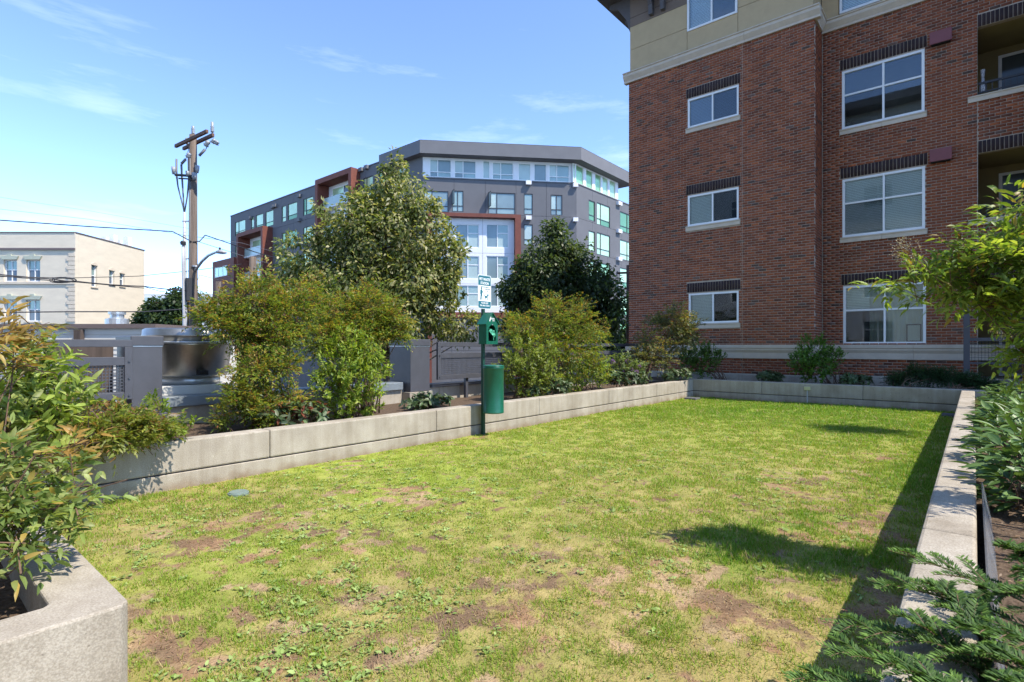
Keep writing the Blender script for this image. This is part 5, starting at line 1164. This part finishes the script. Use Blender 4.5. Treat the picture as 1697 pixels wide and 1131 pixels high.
tree('tall street tree with pale olive leaves in front of the grey building', 640, 26.0,
     [(655, 285, 22, 26), (668, 320, 36, 26), (640, 345, 46, 26), (690, 345, 34, 26.4), (600, 360, 46, 25.6), (690, 395, 58, 26), (640, 410, 70, 25.5), (575, 410, 56, 26), (545, 345, 18, 26),
      (730, 425, 42, 26), (540, 440, 52, 26), (600, 470, 68, 25.4), (690, 470, 66, 25.6), (745, 475, 30, 26), (500, 440, 34, 26.3), (480, 415, 22, 26.3), (470, 470, 28, 26.5), (740, 535, 36, 26), (660, 530, 70, 25.6), (570, 520, 66, 25.6), (510, 500, 44, 26), (758, 405, 14, 26), (720, 375, 22, 26), (770, 540, 26, 26)],
     -3.5, [(0.16, 0.20, 0.055), (0.22, 0.25, 0.085), (0.12, 0.155, 0.042), (0.34, 0.33, 0.15), (0.42, 0.39, 0.21), (0.09, 0.12, 0.035)], 880, 34, 0.25, 0.12, 0.26, S=0.72, shell=0.5)
tree('dark green dense street tree beside the grey building front', 930, 29.0,
     [(917, 366, 12, 29), (915, 382, 20, 29), (920, 410, 34, 29), (940, 430, 40, 29), (895, 440, 40, 28.6), (960, 460, 46, 29), (905, 480, 52, 28.4), (865, 470, 34, 29), (985, 480, 38, 29), (1010, 490, 28, 29), (1025, 505, 20, 29), (940, 510, 60, 28.6), (990, 520, 44, 29), (860, 520, 40, 29), (845, 480, 20, 29), (900, 540, 60, 28.6), (970, 555, 50, 29)],
     -3.5, [(0.06, 0.095, 0.036), (0.08, 0.12, 0.044), (0.042, 0.07, 0.028), (0.12, 0.155, 0.065)], 720, 34, 0.24, 0.13, 0.22, S=0.70, shell=0.4)
tree('small mid green tree between the cream building and the pole', 280, 44.0,
     [(270, 520, 26, 44), (300, 505, 22, 44), (250, 535, 22, 44), (295, 535, 28, 44)], -3.5, [(0.05, 0.085, 0.03), (0.07, 0.11, 0.04), (0.035, 0.06, 0.02)], 260, 32, 0.32, 0.2, 0.2, S=0.8)
tree('low green tree far behind the dark street tree and brick corner', 1035, 40.0, [(1030, 575, 26, 40), (1050, 560, 24, 40), (1010, 590, 22, 40)], -3.5, [(0.04, 0.07, 0.025), (0.06, 0.09, 0.03)], 160, 30, 0.3, 0.18, 0.2, S=0.7)
# ------------------------------------------------------------------ shrubs
GRN = [(0.155, 0.23, 0.040), (0.21, 0.27, 0.046), (0.115, 0.18, 0.038), (0.27, 0.30, 0.055)]
OR = [(0.40, 0.30, 0.06), (0.36, 0.22, 0.06), (0.42, 0.34, 0.07), (0.27, 0.13, 0.05)]
LIME = [(0.21, 0.31, 0.034), (0.27, 0.345, 0.042), (0.15, 0.24, 0.034), (0.32, 0.37, 0.06)]
def gb_(x, y, z=0.36): return (x, y, z)
shrub('nandina', 'wide nandina with orange tips beside the stainless exhaust hood', gb_(3.25, 7.0), [(372, 520, 46, 7.3, .8), (430, 495, 50, 7.2), (400, 548, 46, 7.1, .8), (480, 520, 52, 7.3), (455, 560, 50, 7.1, .8), (515, 492, 40, 7.6), (420, 610, 34, 6.7, .7), (395, 650, 36, 6.6), (430, 675, 40, 6.7), (345, 515, 22, 7.3), (470, 605, 30, 6.9), (480, 660, 28, 6.9), (460, 690, 26, 6.7, .7), (370, 690, 20, 6.5)],
      'frond', 1100, 0.28, 30, 0.052, 0.018, GRN, tips=OR, tipfrac=0.23, up=0.35, nbr=26, r0=0.013, shell=0.35)
shrub('nandina', 'nandina with flower plumes leaning over the fence post', gb_(4.9, 7.15), [(560, 520, 46, 8.2), (610, 510, 44, 8.3), (645, 530, 36, 8.4), (585, 560, 44, 8.0), (665, 548, 20, 8.6), (540, 560, 40, 7.9), (630, 555, 30, 8.3, .7)],
      'frond', 700, 0.28, 30, 0.052, 0.019, GRN, tips=OR, tipfrac=0.23, up=0.35, nbr=20, r0=0.013, shell=0.35)
shrub('laurel_shrub', 'bright lime green leafy shrub in front of the dark fence post', gb_(4.35, 6.75), [(565, 605, 42, 7.5), (605, 590, 30, 7.7), (590, 640, 42, 7.5), (545, 640, 34, 7.4), (625, 610, 24, 7.8), (560, 670, 30, 7.5), (610, 665, 26, 7.6), (575, 565, 26, 7.6)],
      'shoot', 520, 0.17, 12, 0.064, 0.024, LIME, up=0.9, nbr=16, r0=0.010, shape='oval', shell=0.4)
shrub('nandina', 'nandina with yellow orange top right of the pet station', gb_(9.2, 6.95), [(865, 545, 40, 11.4, .8), (910, 520, 40, 11.6), (950, 530, 40, 11.8), (985, 555, 28, 12), (895, 570, 42, 11.4), (945, 580, 46, 11.6), (985, 600, 26, 12), (925, 610, 34, 11.5)],
      'frond', 760, 0.32, 28, 0.060, 0.022, GRN, tips=[(0.36, 0.24, 0.045), (0.30, 0.17, 0.05), (0.28, 0.20, 0.04)], tipfrac=0.22, up=0.35, nbr=18, shell=0.35)
shrub('laurel_shrub', 'yellow green leafy shrub directly behind the green bin', gb_(7.9, 6.55), [(868, 590, 34, 10.3), (895, 615, 34, 10.4), (845, 612, 28, 10.2), (875, 635, 28, 10.3), (905, 585, 20, 10.5)],
      'shoot', 400, 0.19, 12, 0.068, 0.028, [(0.20, 0.25, 0.035), (0.25, 0.28, 0.05), (0.14, 0.19, 0.03)], up=0.9, nbr=14, shape='oval', shell=0.4)
shrub('laurel_shrub', 'lime leafy shrub under the yellow topped nandina', gb_(10.6, 6.8), [(975, 600, 26, 12.3), (955, 625, 28, 12.2), (995, 620, 22, 12.5), (935, 640, 22, 12)],
      'shoot', 190, 0.2, 11, 0.07, 0.028, LIME, up=0.9, nbr=10, shape='oval', shell=0.4)
shrub('nandina', 'grey green nandina standing against the brick corner', gb_(13.6, 6.9), [(1075, 565, 26, 15.0), (1115, 530, 30, 15.1), (1140, 545, 26, 15.1), (1095, 590, 26, 14.9), (1060, 590, 22, 14.8), (1120, 565, 24, 15.1), (1085, 530, 18, 15.2, .7)],
      'frond', 460, 0.34, 24, 0.075, 0.026, [(0.14, 0.17, 0.07), (0.18, 0.20, 0.09), (0.10, 0.13, 0.05), (0.25, 0.24, 0.13)], tips=OR, tipfrac=0.15, up=0.35, nbr=22, shell=0.3)
shrub('green_shrub', 'small fresh green shrub under the lowest small brick window', gb_(15.5, 5.4, 0.4), [(1160, 585, 22, 15.7), (1180, 592, 18, 15.5), (1140, 595, 18, 15.8), (1165, 605, 20, 15.6)],
      'shoot', 260, 0.2, 11, 0.08, 0.032, [(0.10, 0.19, 0.035), (0.14, 0.235, 0.05), (0.075, 0.14, 0.03)], up=0.9, nbr=14, shape='oval')
shrub('green_shrub', 'rounded fresh green shrub by the brick corner ledge', gb_(15.6, 2.7, 0.4), [(1350, 580, 26, 13.9), (1328, 600, 22, 13.8), (1378, 595, 22, 13.9), (1352, 612, 26, 13.8)],
      'shoot', 420, 0.19, 12, 0.075, 0.030, [(0.10, 0.20, 0.03), (0.14, 0.25, 0.04), (0.075, 0.155, 0.028)], up=0.8, nbr=14, shape='oval')
for k, (lobs, base, lab) in enumerate([([(1490, 628, 16, 12.7, .6), (1520, 618, 18, 12.6, .7), (1545, 622, 18, 12.5, .6)], (15.3, 1.3), 'dark spreading juniper spilling over the shaded wall'), ([(1575, 625, 18, 12.3, .7), (1605, 632, 20, 12.2, .6), (1635, 638, 18, 12.1, .6)], (15.3, 0.4), 'dark spreading juniper beside the terrace railing post')]):
    shrub('juniper', lab, gb_(*base, 0.4), lobs, 'frond', 420, 0.32, 34, 0.05, 0.012, [(0.035, 0.085, 0.032), (0.055, 0.115, 0.04), (0.026, 0.06, 0.025)], up=0.25, nbr=10, mat=M_leafdull, group='junipers along the brick wall')
DAV = [(0.075, 0.125, 0.045), (0.105, 0.150, 0.062), (0.055, 0.095, 0.035), (0.14, 0.17, 0.09)]
low = [('low grey green viburnum in front of the charcoal fence panel', (6.1, 6.45), [(705, 668, 18, 9.0, .5), (690, 672, 16, 8.9, .5), (728, 668, 14, 9.1, .5)]),
       ('low viburnum with reddish leaves under the lime shrub', (3.6, 6.35), [(480, 690, 24, 6.7, .5), (515, 685, 22, 6.9, .5), (450, 700, 18, 6.6, .5)]),
       ('low grey green viburnum under the yellow green shrub', (8.4, 6.35), [(900, 640, 20, 10.6, .5), (930, 640, 18, 10.8, .5), (880, 648, 16, 10.4, .5)]),
       ('low grey green viburnum under the flowering shrub', (11.6, 6.35), [(1010, 628, 20, 12.8, .5), (1040, 625, 20, 13, .5), (1060, 628, 14, 13.2, .5)]),
       ('low viburnum at the foot of the rounded brick corner shrub', (15.3, 3.9), [(1270, 625, 12, 14.4, .5), (1285, 628, 10, 14.3, .5)]),
       ('small low viburnum beside the juniper on the shaded wall', (15.2, 2.0), [(1410, 630, 14, 13.2, .45), (1430, 632, 14, 13.1, .45)]),
       ('low dark viburnum by the grey green nandina stems', (14.2, 6.3), [(1115, 622, 14, 14.6, .5), (1135, 620, 12, 14.8, .5)])]
for lab, bs, lobs in low:
    shrub('viburnum', lab, gb_(*bs, 0.37), lobs, 'whorl', 70, 0.14, 8, 0.115, 0.045, DAV+([(0.22, 0.07, 0.04)] if 'reddish' in lab else []), up=0.9, nbr=10, mat=M_leafgloss, shape='oval', zmin=0.40, r0=0.007)
fs = shrub('flowering_shrub', 'leafy shrub with mauve flower heads near the wall corner', gb_(12.2, 6.7), [(1025, 610, 24, 13.2), (1050, 615, 20, 13.4), (1005, 615, 16, 13)], 'shoot', 150, 0.2, 10, 0.085, 0.04, [(0.15, 0.20, 0.06), (0.19, 0.24, 0.08), (0.11, 0.15, 0.05)], up=0.9, nbr=10, shape='oval')
for (x, y, r) in ((1015, 600, 4), (1040, 599, 3.5), (1055, 617, 3.5), (1033, 614, 3), (1060, 607, 2.5), (1046, 612, 3)):
    c = at(x, y, 13.1); n = 60; d = nrm(rng.normal(size=(n, 3))); rr_ = r*13.1/FPX
    leaves('flower_head', fs, c+d*rr_*0.6, d, perp(d), np.full(n, rr_*0.7), np.full(n, rr_*0.5), pal([(0.30, 0.17, 0.36), (0.36, 0.24, 0.40), (0.25, 0.12, 0.33)], n), M_leafdull)
# left corner group, close to the camera
shrub('laurel_shrub', 'lime green broad leaved shrub in the corner planter before the mesh fence', (0.35, 3.9, 0.36), [(30, 618, 46, 3.0), (78, 602, 30, 3.05), (60, 660, 48, 2.9), (15, 690, 55, 2.8), (118, 645, 22, 3.05), (150, 668, 16, 3.15), (95, 705, 36, 2.9)],
      'shoot', 140, 0.16, 10, 0.076, 0.026, [(0.23, 0.31, 0.055), (0.28, 0.35, 0.07), (0.17, 0.24, 0.05), (0.33, 0.38, 0.10)], up=0.8, nbr=14, r0=0.009, shape='oval', shell=0.3, droop=0.2)
shrub('nandina', 'large nandina overhanging the corner planter with dark green leaflets', (0.05, 3.0, 0.36), [(20, 760, 50, 2.3), (75, 790, 42, 2.3, .6), (15, 840, 50, 2.1, .8), (75, 850, 36, 2.15, .6), (125, 820, 24, 2.25, .5), (20, 905, 46, 2.0, .6), (75, 890, 28, 2.1, .5), (-40, 820, 70, 2.1)],
      'frond', 95, 0.24, 18, 0.062, 0.020, [(0.18, 0.25, 0.065), (0.22, 0.29, 0.08), (0.14, 0.205, 0.055), (0.29, 0.33, 0.10)], tips=[(0.38, 0.27, 0.07), (0.42, 0.32, 0.08)], tipfrac=0.07, up=0.25, nbr=12, r0=0.011, shape='oval', shell=0.3, droop=0.28)
shrub('nandina', 'bronze leaved nandina shoots rising beside the cream building view', (0.15, 3.6, 0.36), [(15, 545, 30, 2.6), (55, 540, 28, 2.7, .6), (-20, 560, 40, 2.5), (20, 590, 34, 2.6), (60, 770, 30, 2.5, .5), (110, 745, 36, 2.6, .4)],
      'frond', 34, 0.22, 14, 0.07, 0.016, [(0.30, 0.20, 0.06), (0.36, 0.27, 0.08), (0.22, 0.20, 0.05)], tips=[(0.40, 0.25, 0.07)], tipfrac=0.3, up=0.3, nbr=10, r0=0.006, shape='oval', shell=0.3, droop=0.3)
shrub('nandina', 'bronze tinted nandina spreading low along the left planter corner', (1.2, 6.7, 0.36), [(205, 695, 40, 4.9, .5), (150, 705, 46, 4.7, .5), (255, 700, 28, 5.0, .5), (110, 690, 46, 4.6), (180, 722, 40, 4.7, .4), (240, 722, 26, 4.9, .35), (120, 735, 40, 4.6, .4)],
      'frond', 420, 0.26, 24, 0.058, 0.019, [(0.23, 0.27, 0.05), (0.28, 0.30, 0.06), (0.18, 0.22, 0.045)], tips=[(0.34, 0.20, 0.08), (0.30, 0.16, 0.07)], tipfrac=0.16, up=0.3, nbr=14, shape='oval', shell=0.3)
shrub('laurel_shrub', 'young lime green leafy plant growing by the parapet coping', (1.75, 6.5, 0.36), [(262, 668, 15, 5.4), (262, 700, 16, 5.3), (285, 715, 20, 5.3, .7), (310, 705, 12, 5.4), (240, 715, 18, 5.2, .7)],
      'shoot', 90, 0.12, 9, 0.055, 0.026, [(0.20, 0.29, 0.03), (0.25, 0.32, 0.045), (0.16, 0.24, 0.03)], up=0.9, nbr=10, shape='oval', r0=0.007)
# tall nandina on the right with bare stems
rn_ = shrub('nandina', 'tall open nandina with bare leaning stems in front of the balconies', tuple(at(1840, 880, 3.05)), [(1600, 470, 70, 3.3, .7), (1665, 420, 70, 3.2), (1690, 350, 45, 3.2), (1530, 455, 38, 3.35, .6), (1655, 500, 46, 3.25), (1705, 470, 52, 3.1), (1745, 420, 60, 3.1), (1770, 590, 40, 3.0), (1800, 510, 50, 3.0), (1790, 330, 40, 3.1), (1700, 590, 26, 3.2), (1720, 540, 40, 3.1), (1480, 475, 22, 3.4, .5), (1585, 430, 40, 3.35, .6)],
      'frond', 260, 0.25, 18, 0.070, 0.020, [(0.19, 0.285, 0.040), (0.25, 0.33, 0.05), (0.13, 0.21, 0.04), (0.30, 0.35, 0.07)], tips=[(0.30, 0.22, 0.05), (0.24, 0.13, 0.05)], tipfrac=0.05, up=0.35, nbr=7, r0=0.010, shape='oval', shell=0.35, droop=0.3)
for (x, y, r) in ((1500, 415, 22), (1690, 360, 20), (1665, 545, 18)):
    c = at(x, y, 3.35); n = 240; d = nrm(rng.normal(size=(n, 3))*np.array([1, 1, 1.4])); rr_ = r*3.35/FPX
    tag(leaves('flower_plume', rn_, c+d*(rr_*rng.random(n)**0.5)[:, None], d, perp(d), np.full(n, 0.012), np.full(n, 0.006), pal([(0.42, 0.34, 0.24), (0.36, 0.26, 0.18), (0.48, 0.42, 0.30)], n), M_leafdull), kind='stuff')
shrub('nandina', 'tall slim nandina farther along the right bed shading the lawn', (10.4, -1.7, 0.33), [(1830, 240, 55, 7.6, .7), (1860, 190, 50, 7.6, .6), (1800, 290, 50, 7.8, .6), (1850, 300, 50, 7.6, .6)], 'frond', 220, 0.4, 22, 0.07, 0.024, LIME, up=0.35, nbr=9, r0=0.016, shell=0.3)
shrub('nandina', 'loose unseen nandina by the yew added for broken shade on the near lawn', (3.75, -0.85, 0.33), [(1850, 420, 55, 2.8), (1905, 330, 50, 2.8), (1950, 450, 60, 2.8), (1880, 250, 45, 2.9), (1990, 300, 60, 2.8)], 'frond', 120, 0.26, 18, 0.065, 0.019, LIME, up=0.35, nbr=8, r0=0.010, shape='oval', shell=0.2)  # stands outside the view, added to spread broken shade over the near lawn
# viburnum davidii mounds along the right-hand wall: big leaves with sunk parallel veins
def vein_leaves(parent, B, D, N, L, W, C):
    n = len(B); D = nrm(D); S = nrm(np.cross(D, N)); N = nrm(np.cross(S, D)); ns, nc = 7, 9
    V = np.zeros((n, ns, nc, 3)); Cc = np.zeros((n, ns, nc, 3))
    for i in range(ns):
        u = i/(ns-1); wd = math.sin(math.pi*min(1, (0.04+0.93*u)))**0.75*(1-0.25*u)+0.01
        for j in range(nc):
            v = (j/(nc-1)-0.5)*2; ridge = -0.045 if j in (2, 4, 6) else 0.02
            V[:, i, j] = B+D*(L*u)[:, None]+S*(W*0.5*wd*v)[:, None]+N*(L*(0.10*abs(v)*wd*0.6+ridge*wd*0.5-0.22*u*u))[:, None]
            Cc[:, i, j] = C*(1.35 if j in (2, 4, 6) else 1.0)
    idx = np.arange(n*ns*nc).reshape(n, ns, nc); F = np.stack([idx[:, :-1, :-1], idx[:, 1:, :-1], idx[:, 1:, 1:], idx[:, :-1, 1:]], -1).reshape(-1, 4)
    link('foliage', np_mesh('foliage', V.reshape(-1, 3), F, M_leafgloss, Cc.reshape(-1, 3), True), parent)
mounds = [(4.95, -0.30, 0.36, 0.50, 'glossy deep veined viburnum mound beside the bare mulch'), (5.75, -0.32, 0.45, 0.54, 'glossy viburnum mound next along the wall from the mulch'), (6.7, -0.33, 0.5, 0.54, 'glossy viburnum mound under the tall open nandina'),
          (7.9, -0.36, 0.6, 0.52, 'glossy viburnum mound halfway along the right planter wall'), (9.3, -0.40, 0.7, 0.5, 'glossy viburnum mound past the middle of the right wall'), (10.9, -0.45, 0.75, 0.5, 'glossy viburnum mound near the drain cover'), (12.8, -0.5, 0.85, 0.5, 'glossy viburnum mound at the back corner of the right wall')]
for (x, y, rad, hh, lab) in mounds:
    e = empty('viburnum', (x, y, 0.33), lab, 'shrub', 'viburnum mounds along the right wall'); n = 220
    d = nrm(rng.normal(size=(n, 3))); d[:, 2] = np.abs(d[:, 2]); r_ = 0.5+0.5*rng.random(n)**0.6
    B = np.array([x, y, 0.36])+d*np.array([rad, min(rad, 0.42), hh])*r_[:, None]*np.array([1, 1, 0.85]); h_ = nrm(d*np.array([1, 1, 0.35])+rng.normal(0, .35, (n, 3)))
    D = h_*np.array([1, 1, 0.5])+np.array([0, 0, 0.12]); vein_leaves(e, B, D, np.tile(Z3, (n, 1))+d*0.5+rng.normal(0, .18, (n, 3)), rng.uniform(.11, .17, n), rng.uniform(.050, .072, n), pal([(0.085, 0.15, 0.042), (0.115, 0.185, 0.055), (0.06, 0.115, 0.032)], n, 0.2))
    branches(e, (x, y, 0.33), (np.array([x, y, 0.36])+d*np.array([rad, .4, hh])*0.55)[:26], 0.007, M_stem, spread=0.08)
# yew in the right foreground: needles on arching twigs
yw = empty('yew', (1.35, -0.35, 0.33), 'yew with long dark needled sprays reaching over the near wall', 'shrub')
nb, tw = [], MB(); PB_, DB_, NB_, CB_, LB_ = [], [], [], [], []
def yew_spray(p0, p1, bow, nneed=46, nl=0.024):
    p0, p1 = np.array(p0), np.array(p1); mid = (p0+p1)/2+np.array(bow); ts = np.linspace(0, 1, 9)
    P = [(1-u)**2*p0+2*u*(1-u)*mid+u*u*p1 for u in ts]; tw.tube(P, [0.0032-0.0018*u for u in ts], 4, False)
    u = (np.arange(nneed)+rng.random(nneed)*0.6)/nneed; Q = ((1-u)**2)[:, None]*p0+(2*u*(1-u))[:, None]*mid+(u*u)[:, None]*p1
    T = nrm(2*(1-u)[:, None]*(mid-p0)+2*u[:, None]*(p1-mid)); up_ = nrm(Z3-T*T[:, 2:3]+rng.normal(0, .12, T.shape)); sd_ = nrm(np.cross(T, up_))
    for s in (-1, 1):
        D = T*0.62+sd_*s*0.85+up_*rng.uniform(0.15, 0.5, nneed)[:, None]; PB_.append(Q+rng.normal(0, .0015, Q.shape)); DB_.append(D); NB_.append(up_+sd_*s*(-0.2))
        c = pal([(0.065, 0.13, 0.030), (0.09, 0.165, 0.040), (0.045, 0.095, 0.025)], nneed, .2); tip = (u > 0.72)[:, None]; c = np.where(tip, c*1.45+np.array([0.03, 0.035, 0.0]), c)
        CB_.append(c); LB_.append(nl*(0.65+0.5*np.sin(math.pi*np.clip(u*0.9+0.1, 0, 1)))*rng.uniform(.85, 1.1, nneed))
def P3(px, py, t): return at(px, py, t)
mains = [((1760, 1030, 1.75), (1472, 912, 2.05)), ((1750, 1060, 1.62), (1440, 962, 1.85)), ((1720, 1120, 1.5), (1362, 1030, 1.75)), ((1700, 1200, 1.4), (1352, 1068, 1.62)), ((1770, 960, 1.8), (1650, 905, 1.95)),
         ((1660, 1090, 1.55), (1540, 965, 1.78)), ((1700, 1180, 1.42), (1480, 1010, 1.7)), ((1600, 1210, 1.36), (1300, 1120, 1.52)), ((1780, 1090, 1.5), (1560, 1040, 1.6)), ((1790, 1000, 1.6), (1610, 990, 1.72)),
         ((1690, 1220, 1.3), (1450, 1090, 1.46)), ((1790, 1150, 1.38), (1600, 1080, 1.5)), ((1800, 940, 1.75), (1680, 960, 1.78)), ((1790, 1190, 1.3), (1640, 1130, 1.36)), ((1660, 1230, 1.28), (1520, 1130, 1.40)), ((1810, 900, 1.85), (1672, 930, 1.9))]
for a, b in mains:
    A_, B_ = P3(*a), P3(*b); yew_spray(A_, B_, (0, 0, 0.04), 66, 0.033); ax_ = B_-A_; sd_ = nrm(np.cross(ax_, Z3))
    for k in range(9):
        u = 0.08+0.09*k+rng.random()*0.05; s = 1 if k % 2 else -1; st = A_+ax_*u+Z3*0.04*2*u*(1-u); ln = np.linalg.norm(ax_)*(0.42-0.30*u)
        yew_spray(st, st+nrm(ax_*0.8/np.linalg.norm(ax_)+sd_*s*0.75+rng.normal(0, .15, 3))*ln, (0, 0, 0.012), int(24+ln*130), 0.030)
PB_, DB_, NB_, CB_, LB_ = (np.concatenate(q) for q in (PB_, DB_, NB_, CB_, LB_))
leaves('foliage', yw, PB_, DB_, NB_, LB_, np.full(len(PB_), 0.0056), CB_, M_needle, 0.06, 'rhomb')
tw.build('twig', M_stem, yw)
branches(yw, (1.45, -0.42, 0.33), [P3(*a) for a, b in mains], 0.012, M_stem, spread=0.08)
